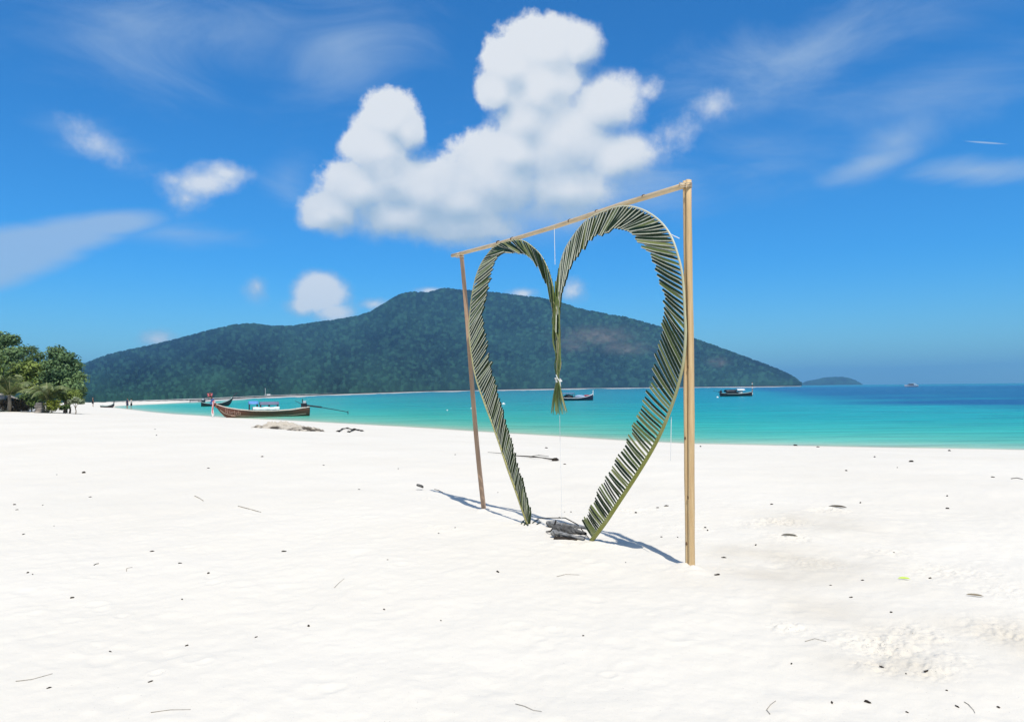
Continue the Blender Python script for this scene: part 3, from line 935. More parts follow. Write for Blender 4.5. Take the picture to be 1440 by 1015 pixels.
def build_boats():
    hull_red = mat('red_brown_hull', (.155, .05, .028), .45, .4, col2=(.085, .042, .024), scale=.5, stretch=(1, 1, 3))
    hull_dark = mat('dark_hull', (.018, .016, .022), .5, .35, col2=(.04, .03, .032), scale=1)
    hull_navy = mat('navy_hull', (.016, .016, .045), .5, .4, col2=(.03, .026, .05), scale=1)
    inner = mat('boat_boards', (.25, .17, .10), .7, .2, .3, 2)
    inner_dark = mat('dark_boards', (.06, .05, .05), .7, .2, .3, 2)
    rail_pale = mat('pale_rail', (.62, .52, .44), .6, .3, .15)
    rail_grey = mat('teal_rail', (.35, .45, .42), .6, .3, .2)
    cream = mat('cream_paint', (.55, .44, .34), .6, .3, .2)
    white = mat('white_paint', (.80, .80, .78), .5, .4, .05)
    dark = mat('black_iron', (.02, .02, .025), .5, .5, .3)
    pale_metal = mat('pale_metal', (.55, .56, .58), .4, .5, .2)
    blue_t = mat('blue_tarp', (.12, .27, .55), .6, .3, .2, 2)
    grey_t = mat('grey_tarp', (.16, .17, .24), .7, .2, .2, 2)
    cloth = mat('pale_cloth', (.68, .78, .76), .8, .1, .1, 2)
    post_d = mat('dark_posts', (.06, .05, .06), .7, .2, .2)
    pink = mat('pink_ribbon', (.60, .16, .18), .7, .2, .2)
    white_r = mat('white_ribbon', (.78, .70, .66), .7, .2, .1)
    blue_r = mat('blue_ribbon', (.05, .13, .35), .7, .2, .1)
    brown_r = mat('brown_wood_stem', (.20, .09, .05), .6, .3, .3)

    # ---- beached longtail, bow on the sand
    bow = on_z(304, 587.5, ZW); stern = on_z(435, 584.6, ZW)
    prof = [(0, 1.05, .12), (.06, 1.0, .05), (.2, .80, 0), (.42, .72, 0), (.6, .76, 0), (.75, .90, 0), (.86, 1.08, .02), (.93, 1.25, .35), (1, 1.5, 1.25)]
    root, T, L, g, kz, hull, stem, rows = longtail(bow, stern, 'longtail_boat', 'red-brown wooden longtail boat with blue and grey canopy at the edge of the sand',
                                       hull_red, inner, rail_pale, prof, 1.7, [(.0, 0), (.18, .22), (.42, .62), (.55, .95)], brown_r, sink=.12, boot=cream)
    canopy(root, T, L * .56, L * .665, 1.35, .75, 1.75, blue_t, post_d, 2, .3)
    canopy(root, T, L * .34, L * .545, 1.35, .75, 1.66, grey_t, post_d, 3, .3)
    cl = MB()
    for sg in (-1, 1):
        vs = []
        for i, x in enumerate(np.linspace(L * .335, L * .62, 13)):
            w = .03 * math.sin(i * 2.1)
            vs += [T(x, sg * .70 + w, .74), T(x, sg * .66 - w, 1.16 + .03 * math.sin(i * 1.3))]
        cl.add(vs, [(2 * i, 2 * i + 2, 2 * i + 3, 2 * i + 1) for i in range(12)])
    c = cl.build('side_cloth', cloth, root, smooth=True)
    c.modifiers.new('shell', 'SOLIDIFY').thickness = .03
    engine(root, T, .55, 1.0, 4.6, .75, dark, pale_metal, swing=.3)
    # ribbons on the stem
    for dx, dz, m, ln in ((.20, .25, white_r, 1.5), (.26, .34, pink, 1.35), (.34, .48, blue_r, .5)):
        rb = MB()
        c0 = T(L + dx, 0, g[-1] + dz)
        rb.tube([c0 + Vector((0, 0, -.09)), c0 + Vector((0, 0, .09))], .14, 8)
        for k in range(3):
            e = c0 + Vector((random.uniform(-.16, .10), random.uniform(-.14, .1), 0))
            vs = []
            for i in range(7):
                t = i / 6
                q = e + Vector((-.05 * t + .05 * math.sin(i * 1.1 + k), -.1, -ln * t * random.uniform(.9, 1)))
                vs += [q + Vector((.045, .02, 0)), q - Vector((.045, .02, 0))]
            rb.add(vs, [(2 * i, 2 * i + 1, 2 * i + 3, 2 * i + 2) for i in range(6)])
        rb.build('ribbon', m, stem)
    fl = MB()
    tp = T(L + .55, 0, g[-1] + .95)
    for k in range(14):
        fl.blob(tp + Vector((random.uniform(-.25, .2), random.uniform(-.15, .15), random.uniform(-.15, .2))), .09, .09, .08, mi=k % 2, nu=6, nv=4, rough=.2, seed=k)
    fl.build('garland', [pink, brown_r], stem)
    # brushed name near the bow (too worn to read) and the dash under it
    nm = MB()
    side = max((0, -1), key=lambda e: -(rows[20][e] - CAM).length)
    sg = -1 if side == 0 else 1
    nr = rows[0]; ncol = len(nr)

    def on_hull(t, u):
        i = t * 24; a = int(i); f = i - a
        j = (ncol // 2) + sg * u * 6; ja = int(math.floor(j)); fj = j - ja
        p = rows[a][ja].lerp(rows[a][min(ja + 1, ncol - 1)], fj); q = rows[min(a + 1, 24)][ja].lerp(rows[min(a + 1, 24)][min(ja + 1, ncol - 1)], fj)
        out = (rows[a][side] - (rows[a][0] + rows[a][-1]) / 2); out.z = 0
        return p.lerp(q, f) + out.normalized() * .035
    t0, t1 = .905, .745
    strokes = []
    for k in range(7):
        a = t0 + (t1 - t0) * k / 7; b = t0 + (t1 - t0) * (k + .8) / 7
        hi = .90 if k in (0, 4, 5) else .82
        lo = .60
        sh = [[(a, lo), (a, hi), (b, lo), (b, hi)], [(a, lo), (a, .8), (b, .8), (b, lo), (a, lo)], [(a, .8), ((a + b) / 2, lo), (b, .8)], [(a, lo), (a, .8), (b, .76)],
              [(a, .92), (a, lo), (b, lo), (b, .78), (a, .76)], [(b, .92), (b, lo), (a, lo), (a, .78), (b, .78)], [(a, .8), (b, .8), (b, lo), (a, lo), (b, .7)]][k]
        strokes.append(sh)
    for sh in strokes:
        nm.tube([on_hull(t, u) for t, u in sh], .022, 4)
    nm.tube([on_hull(.845, .46), on_hull(.80, .46)], .045, 4)
    nm.build('painted_name', mat('name_paint', (.52, .33, .27), .7, .2, .15), hull)
    # mooring stake and rope at the bow
    # ---- dark longtail behind, bow to the right
    bow, stern = on_water(327, 283, 571.0, 1.2)
    prof = [(0, .95, .1), (.15, .72, 0), (.4, .62, 0), (.65, .78, 0), (.85, 1.15, .15), (.94, 1.45, .6), (1, 1.8, 1.4)]
    r2, T2, L2, *_ = longtail(bow, stern, 'longtail_boat', 'dark empty longtail boat floating behind the bow of the red-brown boat', hull_dark, inner_dark, rail_grey, prof, 1.3,
                              [(0, 0), (.35, .35), (.8, .75)], hull_dark, sink=.2)
    engine(r2, T2, .35, .85, 2.2, -.1, dark, pale_metal)
    # ---- navy boat to the right of the heart's tail
    bow, stern = on_water(834, 787, 563.0, .8)
    prof = [(0, .95, .1), (.2, .75, 0), (.5, .72, 0), (.75, .95, 0), (.9, 1.25, .1), (1, 1.55, .25)]
    r3, T3, L3, g3, *_ = longtail(bow, stern, 'longtail_boat', 'navy longtail boat with white rim anchored beside the hanging tail of the heart', hull_navy, inner_dark, white, prof, 1.8,
                                  [(0, .1), (.03, .8)], white, sink=.25)
    canopy(r3, T3, L3 * .04, L3 * .42, 1.4, .7, 1.85, mat('blue_grey_tarp', (.10, .17, .26), .7, .2, .2, 2), post_d, 3)
    cv = MB(); cv.blob(T3(L3 * .26, 0, .95), 1.1, .6, .55, rough=.08, seed=6); cv.build('cover', hull_dark, r3, smooth=True)
    cv = MB(); cv.blob(T3(L3 * .60, 0, .95), 1.2, .62, .45, rough=.06, seed=4); cv.build('cover', mat('pale_blue_cover', (.30, .38, .52), .7, .2, .2), r3, smooth=True)
    cv = MB(); cv.blob(T3(L3 * .8, 0, 1.12), .8, .45, .3, rough=.08, seed=5); cv.build('cover', mat('red_cover', (.3, .07, .09), .7, .2, .2), r3, smooth=True)
    # ---- dark boat right of the frame
    bow, stern = on_water(1058, 1013, 557.0, .8)
    prof = [(0, 1.15, .1), (.2, .92, 0), (.5, .85, 0), (.8, 1.05, 0), (.93, 1.25, .1), (1, 1.35, .25)]
    r4, T4, L4, g4, kz4, h4, stem4, _ = longtail(bow, stern, 'longtail_boat', 'black longtail boat with tall orange stem post floating right of the wooden frame', hull_dark, inner_dark, rail_grey, prof, 1.9,
                                                 [(0, .2), (.02, 1.1), (.0, 1.9), (.06, 2.5)], mat('orange_stem', (.42, .19, .09), .6, .3, .2), sink=.25)
    canopy(r4, T4, L4 * .15, L4 * .48, 1.6, .85, 1.95, dark, post_d, 2, .55)
    cv = MB(); cv.blob(T4(L4 * .34, 0, 1.0), 1.7, .75, .75, rough=.05, seed=8); cv.build('cover', dark, r4, smooth=True)
    cv = MB(); cv.blob(T4(L4 * .62, 0, 1.15), .9, .6, .55, rough=.12, seed=9); cv.build('cover', cloth, r4, smooth=True)
    canopy(r4, T4, L4 * .50, L4 * .74, 1.5, .85, 2.1, white, post_d, 2, .35)
    for za, zb, rr in ((.9, 1.25, .14), (2.0, 2.2, .2), (-.75, -.2, .13)):
        sc = MB(); sc.tube([T4(L4 + .01, 0, g4[-1] + za), T4(L4 + .02, 0, g4[-1] + zb)], rr, 8)
        sc.build('scarf', white, stem4)
    engine(r4, T4, .2, 1.1, 2.0, -.35, dark, dark)
    # ---- low boat lying at the left end of the water
    bow, stern = on_water(160, 142, 573.6, 0)
    prof = [(0, .5, .1), (.2, .42, 0), (.6, .42, 0), (.85, .55, .05), (1, .8, .3)]
    longtail(bow, stern, 'longtail_boat', 'tiny low dark boat at the left end of the water by the swimmers', hull_dark, inner_dark, rail_grey, prof, 1.0, [(0, 0), (.05, .45)], hull_dark, sink=.05)

    # ---- white motor boats
    def motorboat(px0, px1, py, label, kmul=1.0):
        bw, sn = on_water(px0, px1, py, .0)
        dv = bw - sn; L = dv.length; ang = math.atan2(dv.y, dv.x)
        rt = empty('motorboat', sn, label, 'boat', 'white motorboats far out')
        T = xf(sn, ang)
        k = L / 10.0
        mb = MB(); rows = []
        for i in range(15):
            t = i / 14
            hb = 1.5 * k * (1 - max(0, (t - .45) / .55) ** 2.4) + .05
            gz = (1.25 + .55 * t * t) * k; kz = (-.4 + .5 * max(0, t - .75) * 4 * t) * k
            rows.append([T(t * L, sg * hb * f, kz + (gz - kz) * zf) for sg, f, zf in ((-1, 1, 1), (-1, .86, .5), (-1, .5, .12), (1, 0, 0), (1, .5, .12), (1, .86, .5), (1, 1, 1))])
        vs = [p for r in rows for p in r]
        mb.add(vs, [(i * 7 + j, i * 7 + j + 1, i * 7 + 8 + j, i * 7 + 7 + j) for i in range(14) for j in range(6)])
        mb.f.append(tuple(range(7))); mb.m.append(0); mb.a.append(.5)
        hl = mb.build('hull', white, rt, smooth=True)
        s = MB(); s.tube([rows[i][1] + Vector((0, 0, .0)) for i in range(15)], .035 * k, 6); s.build('stripe', hull_navy, hl)
        dk = MB(); dk.add([p for r in rows for p in (r[0] - Vector((0, 0, .1 * k)), r[6] - Vector((0, 0, .1 * k)))], [(2 * i, 2 * i + 1, 2 * i + 3, 2 * i + 2) for i in range(14)])
        dk.build('deck', white, rt)
        cb = MB()
        cb.add([T(x * L, y * k, z * k) for x, y, z in ((.32, -1.1, 1.2), (.32, 1.1, 1.2), (.85, .35, 1.6), (.85, -.35, 1.6), (.34, -.95, 2.5), (.34, .95, 2.5), (.60, .8, 2.45), (.60, -.8, 2.45))],
               [(0, 1, 5, 4), (1, 2, 6, 5), (2, 3, 7, 6), (3, 0, 4, 7), (4, 5, 6, 7)])
        cb.build('windscreen', mat('dark_glass', (.015, .025, .05), .15, .6, .2), rt)
        tp = MB(); tp.box(T(.43 * L, 0, 2.62 * k), 4.0 * k, 2.2 * k, .16 * k, ax=(Vector((math.cos(ang), math.sin(ang), 0)), Vector((-math.sin(ang), math.cos(ang), 0)), Vector((0, 0, 1))))
        tp.build('hardtop', white, rt, bevel=.04)
        for sg in (-1, 1):
            ar = MB(); ar.tube([T(.10 * L, sg * 1.2 * k, 1.2 * k), T(.20 * L, sg * 1.1 * k, 2.6 * k), T(.30 * L, sg * .9 * k, 2.65 * k)], .16 * k, 6)
            ar.build('arch', white, rt)
        om = MB(); om.box(T(-.03 * L, 0, .9 * k), .6 * k, .9 * k, 1.3 * k); om.build('outboard', pale_metal, rt, bevel=.05)
    motorboat(1272, 1290, 544.0, 'white motorboat with dark windscreen far out near the right horizon')
    motorboat(1045, 1024, 543.6, 'long white boat far out just behind the black longtail boat')
    # ---- small white sailing dinghy by the far shore
    bw, sn = on_water(383, 372, 557.7)
    rt = empty('sailing_boat', sn, 'small white boat with bare mast near the far shore above the blue canopy', 'boat')
    dv = bw - sn; L = dv.length; T = xf(sn, math.atan2(dv.y, dv.x))
    mb = MB(); rows = []
    for i in range(11):
        t = i / 10; hb = .55 * math.sin(math.pi * min(.96, .25 + .72 * t)) + .03
        rows.append([T(t * L, y * hb, z) for y, z in ((-1, .65), (-.8, .2), (0, -.2), (.8, .2), (1, .65))])
    mb.add([p for r in rows for p in r], [(i * 5 + j, i * 5 + j + 1, i * 5 + 6 + j, i * 5 + 5 + j) for i in range(10) for j in range(4)])
    mb.f.append(tuple(range(5))); mb.m.append(0); mb.a.append(.5)
    mb.build('hull', white, rt, smooth=True)
    dk = MB(); dk.add([p for r in rows for p in (r[0], r[4])], [(2 * i, 2 * i + 1, 2 * i + 3, 2 * i + 2) for i in range(10)]); dk.build('deck', cream, rt)
    ms = MB(); ms.tube([T(L * .1, 0, .3), T(L * .1, 0, 3.6)], .075, 6); ms.build('mast', white, rt)
    cb = MB(); cb.box(T(L * .55, 0, .8), 1.2, .7, .4); cb.build('cabin', white, rt, bevel=.05)
    bm = MB(); bm.tube([T(L * .1, 0, .95), T(L * .75, 0, 1.0)], .09, 6); bm.build('boom', pale_metal, rt)

    # ---- buoys
    src = None
    for (x, y, rpx, lb) in ((1009, 559, 1.5, 'white buoy floating off the stern of the black longtail boat'), (708, 568.5, 2.2, 'pale white float on the water inside the heart'),
                            (629, 577, 1.0, 'tiny white float left of the brown post'), (663, 574.5, 1.2, 'small white float between the brown post and the left frond')):
        p = on_z(x, y, ZW); k = rpx * p.y / F
        mb = MB(); mb.blob((p.x, p.y, p.z + .2 * k), k * 1.15, k, k * .8, nu=12, nv=8)
        mb.tube([(p.x, p.y, p.z + .8 * k), (p.x, p.y, p.z + 1.25 * k)], .25 * k, 8)
        tag(solo(mb, 'buoy', white, p, smooth=True), lb, 'buoy', 'white buoys on the bay')


# ------------------------------------------------------------------ people
def build_people():
    skin = mat('skin', (.38, .22, .15), .6, .3, .1)
    hair = mat('dark_hair', (.02, .015, .012), .6, .3, .2)
    navy = mat('navy_cloth', (.02, .03, .07), .8, .1, .2)
    wht = mat('white_cloth', (.75, .74, .72), .8, .1, .1)
    blk = mat('black_cloth', (.02, .02, .022), .8, .1, .2)

    def person(pos, h, face, label, top, bottom, armlift=0.0, lean=0.0):
        root = empty('person', pos, label, 'person', 'people at the far left water edge')
        c, s = math.cos(face), math.sin(face); k = h / 1.72
        W = lambda x, y, z: Vector((x * c - y * s, x * s + y * c, z)) * k      # local to root
        J = [((0, 0, .95), (.13, .10)), ((0, -.01, 1.18), (.125, .095)), ((0, -.02, 1.38), (.15, .10)), ((0, -.02, 1.48), (.06, .06)), ((0, 0, 1.56), (.075, .085)), ((0, .01, 1.65), (.075, .085)),
             ((.17, -.02, 1.40), (.055, .055)), ((.23, 0, 1.12), (.042, .042)), ((.25, .08 + armlift * .2, .90 + armlift * .5), (.034, .034)), ((.25, .11 + armlift * .25, .80 + armlift * .55), (.03, .018)),
             ((-.17, -.02, 1.40), (.055, .055)), ((-.23, 0, 1.12), (.042, .042)), ((-.25, .08, .90), (.034, .034)), ((-.25, .11, .80), (.03, .018)),
             ((.09, 0, .88), (.085, .085)), ((.10, .02, .48), (.058, .058)), ((.10, -.02, .08), (.038, .038)), ((.10, .12, .03), (.04, .025)),
             ((-.09, 0, .88), (.085, .085)), ((-.10, .06, .48), (.058, .058)), ((-.10, .02, .08), (.038, .038)), ((-.10, .16, .03), (.04, .025))]
        E = [(0, 1), (1, 2), (2, 3), (3, 4), (4, 5), (2, 6), (6, 7), (7, 8), (8, 9), (2, 10), (10, 11), (11, 12), (12, 13), (0, 14), (14, 15), (15, 16), (16, 17), (0, 18), (18, 19), (19, 20), (20, 21)]
        me = bpy.data.meshes.new('body')
        me.from_pydata([W(*j[0]) for j in J], E, [])
        me.materials.append(skin)
        o = bpy.data.objects.new('body', me); COL.objects.link(o); o.parent = root
        sk = o.modifiers.new('skin', 'SKIN')
        for i, j in enumerate(J): me.skin_vertices[0].data[i].radius = (j[1][0] * k, j[1][1] * k)
        me.skin_vertices[0].data[0].use_root = True
        sb = o.modifiers.new('smooth', 'SUBSURF'); sb.levels = 1; sb.render_levels = 1

        def ring(name, rows, m):
            mb = MB(); n = 12; vs = []
            for (z, rx, ry, x0) in rows:
                for a in range(n):
                    th = 2 * math.pi * a / n
                    vs.append(W(x0 + rx * math.cos(th), -.01 + ry * math.sin(th), z) + Vector(pos))
            mb.add(vs, [(i * n + a, i * n + (a + 1) % n, (i + 1) * n + (a + 1) % n, (i + 1) * n + a) for i in range(len(rows) - 1) for a in range(n)])
            return mb.build(name, m, root, smooth=True)
        if top: ring('shirt', [(.86, .17, .14, 0), (1.1, .165, .135, 0), (1.3, .2, .14, 0), (1.42, .19, .12, 0), (1.47, .09, .08, 0)], top)
        if bottom: ring('shorts', [(.52, .2, .15, 0), (.75, .2, .15, 0), (.9, .185, .15, 0), (1.0, .165, .13, 0)], bottom)
        hb = MB(); hb.blob(W(0, -.02, 1.67) + Vector(pos), .1 * k, .11 * k, .10 * k, seed=1); hb.build('hair', hair, root, smooth=True)
    p = on_z(179, 574.3, ZW); p.z = ground_z(p.x, p.y)
    person(p, 1.72, math.radians(160), 'person in dark swimwear standing at the water edge, left one of two', navy, navy, 0)
    p = on_z(184.5, 574.0, ZW); p.z = ground_z(p.x, p.y)
    person(p, 1.65, math.radians(120), 'person in white top and dark shorts standing at the water edge', wht, blk, .6)
    p = on_z(130.5, 573.2, ZW); p.z = ground_z(p.x, p.y)
    person(p, 1.7, math.radians(-60), 'lone person in dark clothes standing on the sand beside the trees', blk, blk, 0)


# ------------------------------------------------------------------ vegetation
def leaf_cloud(centres, radii, n, size, seed, flat=.75, hollow=.5):
    """n leaf quads scattered through the volume of several clumps -> verts, quads, face tones"""
    g = np.random.default_rng(seed)
    c = np.array(centres, float); r = np.array(radii, float)
    w = r ** 2; idx = g.choice(len(c), n, p=w / w.sum())
    d = g.normal(size=(n, 3)); d /= np.linalg.norm(d, axis=1)[:, None]
    rad = (hollow + (1 - hollow) * g.random(n) ** .6) * (1 + .24 * g.normal(size=n))
    P = c[idx] + d * (r[idx] * rad)[:, None] * np.array([1, 1, flat])
    nrm = d * .7 + g.normal(size=(n, 3)) * .55 + np.array([0, 0, .45]); nrm /= np.linalg.norm(nrm, axis=1)[:, None]
    t = np.cross(nrm, g.normal(size=(n, 3))); t /= np.linalg.norm(t, axis=1)[:, None]
    b = np.cross(nrm, t)
    s = size * g.uniform(.6, 1.35, n)[:, None]
    V = np.stack([P - t * s, P + b * s * .42, P + t * s, P - b * s * .42], 1).reshape(-1, 3)
    Q = np.arange(n * 4).reshape(n, 4)
    clump = g.random(len(c))[idx]
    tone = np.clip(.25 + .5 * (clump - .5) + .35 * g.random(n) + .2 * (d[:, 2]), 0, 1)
    return V, Q, tone


bark = mat('bark', (.13, .10, .075), .9, .1, .4, 6, bump=.4)
bark_pale = mat('pale_bark', (.26, .22, .17), .9, .1, .3, 6, bump=.4)


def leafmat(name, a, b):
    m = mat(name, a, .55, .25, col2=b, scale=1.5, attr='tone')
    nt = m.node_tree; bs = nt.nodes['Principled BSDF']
    bs.inputs['Subsurface Weight'].default_value = 0
    return m


G_DARK = leafmat('dark_foliage', (.022, .05, .014), (.17, .25, .06))
G_MID = leafmat('mid_foliage', (.04, .085, .015), (.28, .35, .07))
G_BLUE = leafmat('bluish_foliage', (.03, .075, .03), (.21, .31, .11))
G_YEL = leafmat('yellow_foliage', (.10, .13, .012), (.26, .29, .03))
G_DRY = leafmat('dry_foliage', (.028, .022, .013), (.13, .10, .05))
G_PALE = leafmat('pale_foliage', (.10, .14, .06), (.40, .42, .28))


def tree(px, d, top_py, crown, label, leafm, n, size, seed, name='tree', barkm=None, base_py=None):
    """crown: list of (px, py, radius px, depth offset m) clumps, trunk and limbs run to them"""
    x = (px - CX) / F * d
    z = ground_z(x, d)
    base = Vector((x, d, z))
    root = empty(name, base, label, 'tree' if 'tree' in name else 'shrub', 'trees and shrubs behind the beach')
    cs = []; rs = []
    for cx, cy, r, dd in crown:
        p = at_y(cx, cy, d + dd); cs.append(p); rs.append(r * d / F)
    V, Q, tone = leaf_cloud([tuple(c - base) for c in cs], rs, n, size, seed)
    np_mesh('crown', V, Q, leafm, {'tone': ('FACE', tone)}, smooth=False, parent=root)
    tr = MB(); rn = random.Random(seed)
    cen = sum(cs, Vector()) / len(cs)
    fork = base.lerp(cen, .45); fork.x = base.x + (cen.x - base.x) * .3
    th = max(.03, .018 * (cs[0].z - base.z + 2)) if name == 'tree' else .035
    tr.tube([base - Vector((0, 0, .2)), base.lerp(fork, .5) + Vector((rn.uniform(-.1, .1), 0, 0)), fork], [th * 1.5, th * 1.1, th], 7)
    for c in cs:
        m_ = fork.lerp(c, .55) + Vector((rn.uniform(-.2, .2), rn.uniform(-.2, .2), .15))
        tr.tube([fork, m_, c], [th * .75, th * .45, th * .18], 5)
    tr.build('trunk', barkm or bark, root, smooth=True)
    return root


def coconut_palm(px, d, crown_py, fl, label, n, seed, up=.5, leafc=None, group='coconut palms behind the beach'):
    rn = random.Random(seed)
    x = (px - CX) / F * d; z = ground_z(x, d); base = Vector((x, d, z))
    root = empty('coconut_palm', base, label, 'palm tree', group)
    hub = at_y(px + 1, crown_py, d)
    t = MB()
    t.tube([base - Vector((0, 0, .2)), base.lerp(hub, .5) + Vector((.08, 0, 0)), hub], [.17, .13, .11], 9)
    t.build('trunk', bark_pale, root, smooth=True)
    for k in range(n):
        a = 2 * math.pi * k / n + rn.uniform(-.25, .25)
        el = rn.uniform(.35, 1.25) * up + .35
        L = fl * rn.uniform(.8, 1.1)
        dirh = Vector((math.cos(a), math.sin(a), 0))
        pts = []
        for i in range(13):
            s_ = i / 12
            pts.append(hub + dirh * (L * s_ * math.cos(el) * (1 + .15 * s_)) + Vector((0, 0, L * (s_ * math.sin(el) - .62 * s_ ** 2.3))))
        f = MB()
        f.tube(pts, [.035 * (1 - .8 * i / 12) for i in range(13)], 5, mi=1, var=.5)
        for i in range(2, 52):
            s_ = i / 52 * 12; ia = min(11, int(s_)); p = pts[ia].lerp(pts[ia + 1], s_ - ia)
            tan = (pts[ia + 1] - pts[ia]).normalized()
            sd = tan.cross(Vector((0, 0, 1))).normalized()
            ll = fl * .20 * math.sin(math.pi * min(.97, .18 + .8 * i / 52)) * rn.uniform(.85, 1.1)
            for sg in (-1, 1):
                q = p + (sd * sg * .75 + tan * .55 - Vector((0, 0, .55 + .3 * rn.random()))).normalized() * ll
                m_ = (p + q) / 2 + Vector((0, 0, .06 * ll))
                w = tan * .03
                f.add([p - w, p + w, m_ + w * 1.1, m_ - w * 1.1, q], [(0, 1, 2, 3), (3, 2, 4)], 0, rn.random())
        f.build('frond', [leafc or palm_leafm, palm_rib], root)
    return root


palm_leafm = mat('coconut_leaf', (.05, .085, .02), .45, .35, col2=(.17, .20, .06), scale=2, attr='var')
palm_rib = mat('coconut_rib', (.34, .33, .16), .6, .3, .2)


def build_vegetation():
    tree(14, 68, 465, [(2, 478, 15, 0), (18, 478, 10, .4), (-14, 482, 18, .6), (6, 502, 18, -.5), (22, 497, 13, -.2), (-20, 512, 20, 0), (14, 522, 17, -.9)],
         'tallest bluish green tree at the left edge behind the beach', G_BLUE, 6500, .16, 101)
    tree(36, 74, 485, [(32, 494, 10, 0), (45, 492, 8, .6), (54, 500, 9, .2), (40, 508, 12, 0), (60, 514, 10, 0)],
         'thin dull green tree behind and right of the tallest tree', G_DARK, 2200, .12, 102)
    tree(38, 65, 505, [(30, 520, 15, 0), (46, 518, 13, -.4), (56, 530, 13, 0), (34, 538, 16, -.6), (20, 540, 14, 0), (50, 548, 13, -.8)],
         'mid green bushy tree between the tallest tree and the rounded one', G_MID, 5200, .15, 103)
    tree(92, 64, 485, [(80, 496, 12, 0), (92, 505, 14, -.3), (74, 512, 13, 0), (104, 514, 11, .2), (86, 524, 17, -.7), (108, 530, 12, 0), (70, 532, 14, -.2), (98, 544, 16, -.8), (110, 550, 10, -.3), (80, 548, 14, -.9)],
         'rounded dark green tree at the right end of the grove', G_BLUE, 8500, .15, 104)
    tree(98, 61, 545, [(92, 556, 10, 0), (104, 556, 10, -.3), (84, 554, 9, 0), (111, 563, 6, 0)],
         'low bright green bush tree under the rounded dark tree', G_MID, 2600, .12, 105)
    tree(-22, 62, 490, [(-30, 505, 24, 0), (-14, 520, 16, 0), (-36, 540, 20, 0), (-10, 545, 14, 0)], 'broad green tree cut by the left edge of the photo', G_MID, 4500, .16, 106)
    tree(46, 62, 545, [(38, 560, 10, 0), (48, 556, 10, -.2), (56, 562, 9, 0), (30, 565, 9, -.2), (46, 568, 9, -.4)], 'very dark shady shrub behind the stone block', G_DARK, 2600, .11, 107, 'shrub')
    tree(18, 60, 560, [(6, 568, 8, 0), (16, 566, 8, -.1), (26, 568, 8, -.2), (34, 573, 6, -.3), (12, 575, 6, -.4), (22, 576, 6, -.4)], 'dry brown tangled shrub at the left foot of the grove', G_DRY, 2600, .10, 108, 'shrub')
    tree(74, 58.5, 560, [(70, 568, 6.5, 0), (77, 567, 7, 0), (74, 572, 8, -.1)], 'small bright yellow-green shrub in front of the dark trees', G_YEL, 1500, .085, 109, 'shrub')
    tree(91, 59, 565, [(88, 573, 4, 0), (94, 572, 4.5, 0)], 'small dark shrub right of the yellow-green shrub', G_DARK, 600, .08, 110, 'shrub')
    tree(106, 58.5, 560, [(100, 565, 4, 0), (107, 562, 4.5, 0), (114, 565, 4, 0)], 'pale leafed sapling on thin stems at the right foot of the grove', G_PALE, 330, .13, 111, 'shrub', bark_pale)
    tree(3, 58.5, 575, [(-3, 578, 4, 0), (4, 580, 4, 0), (10, 580, 3, 0)], 'low pale green plant at the far left edge of the sand', G_PALE, 350, .07, 112, 'shrub')
    coconut_palm(12, 59, 556, 3.6, 'young palm with upright fronds in front of the tallest tree', 9, 201, up=1.05)
    coconut_palm(66, 59, 563, 3.2, 'young palm with arching pale fronds above the yellow-green shrub', 9, 202, up=.9)
    # hut roof at the left edge and a stone block under the palm
    d = 60.5; p = at_y(-6, 580, d); p.z = ground_z(p.x, p.y)
    root = empty('beach_hut', p, 'small hut with grey thatched roof at the far left edge', 'hut')
    r = MB(); w = 1.25
    zt = at_y(0, 553, d).z; zb = at_y(0, 561, d).z
    r.add([p + Vector((-w, -.9, zb - p.z)), p + Vector((w, -.9, zb - p.z)), p + Vector((w, .9, zb - p.z)), p + Vector((-w, .9, zb - p.z)), p + Vector((-w * .6, 0, zt - p.z)), p + Vector((w * .6, 0, zt - p.z))],
          [(0, 1, 5, 4), (1, 2, 5), (2, 3, 4, 5), (3, 0, 4), (3, 2, 1, 0)])
    r.build('roof', mat('grey_thatch', (.34, .31, .27), .95, .1, .35, 14, bump=.6), root)
    for sx in (-1, 1):
        for sy in (-1, 1):
            q = MB(); q.tube([p + Vector((sx * w * .8, sy * .7, -.2)), p + Vector((sx * w * .8, sy * .7, zb - p.z))], .05, 6); q.build('post', bark, root)
    b = at_y(56, 578, 58.8); b.z = ground_z(b.x, b.y)
    mb = MB()
    for k, (dx, dz, sx, sz) in enumerate(((0, .1, .62, .26), (.04, .33, .55, .2), (-.02, .53, .58, .2), (.02, .72, .46, .18))):
        mb.box((b.x + dx, b.y, b.z + dz), sx, .5, sz, var=.5, taper=.93)
    o = solo(mb, 'stone_stack', mat('pale_stone', (.36, .32, .28), .9, .1, .3, 5, bump=.4), b, bevel=.04)
    tag(o, 'small stack of pale stones left of the yellow-green shrub', 'stones')


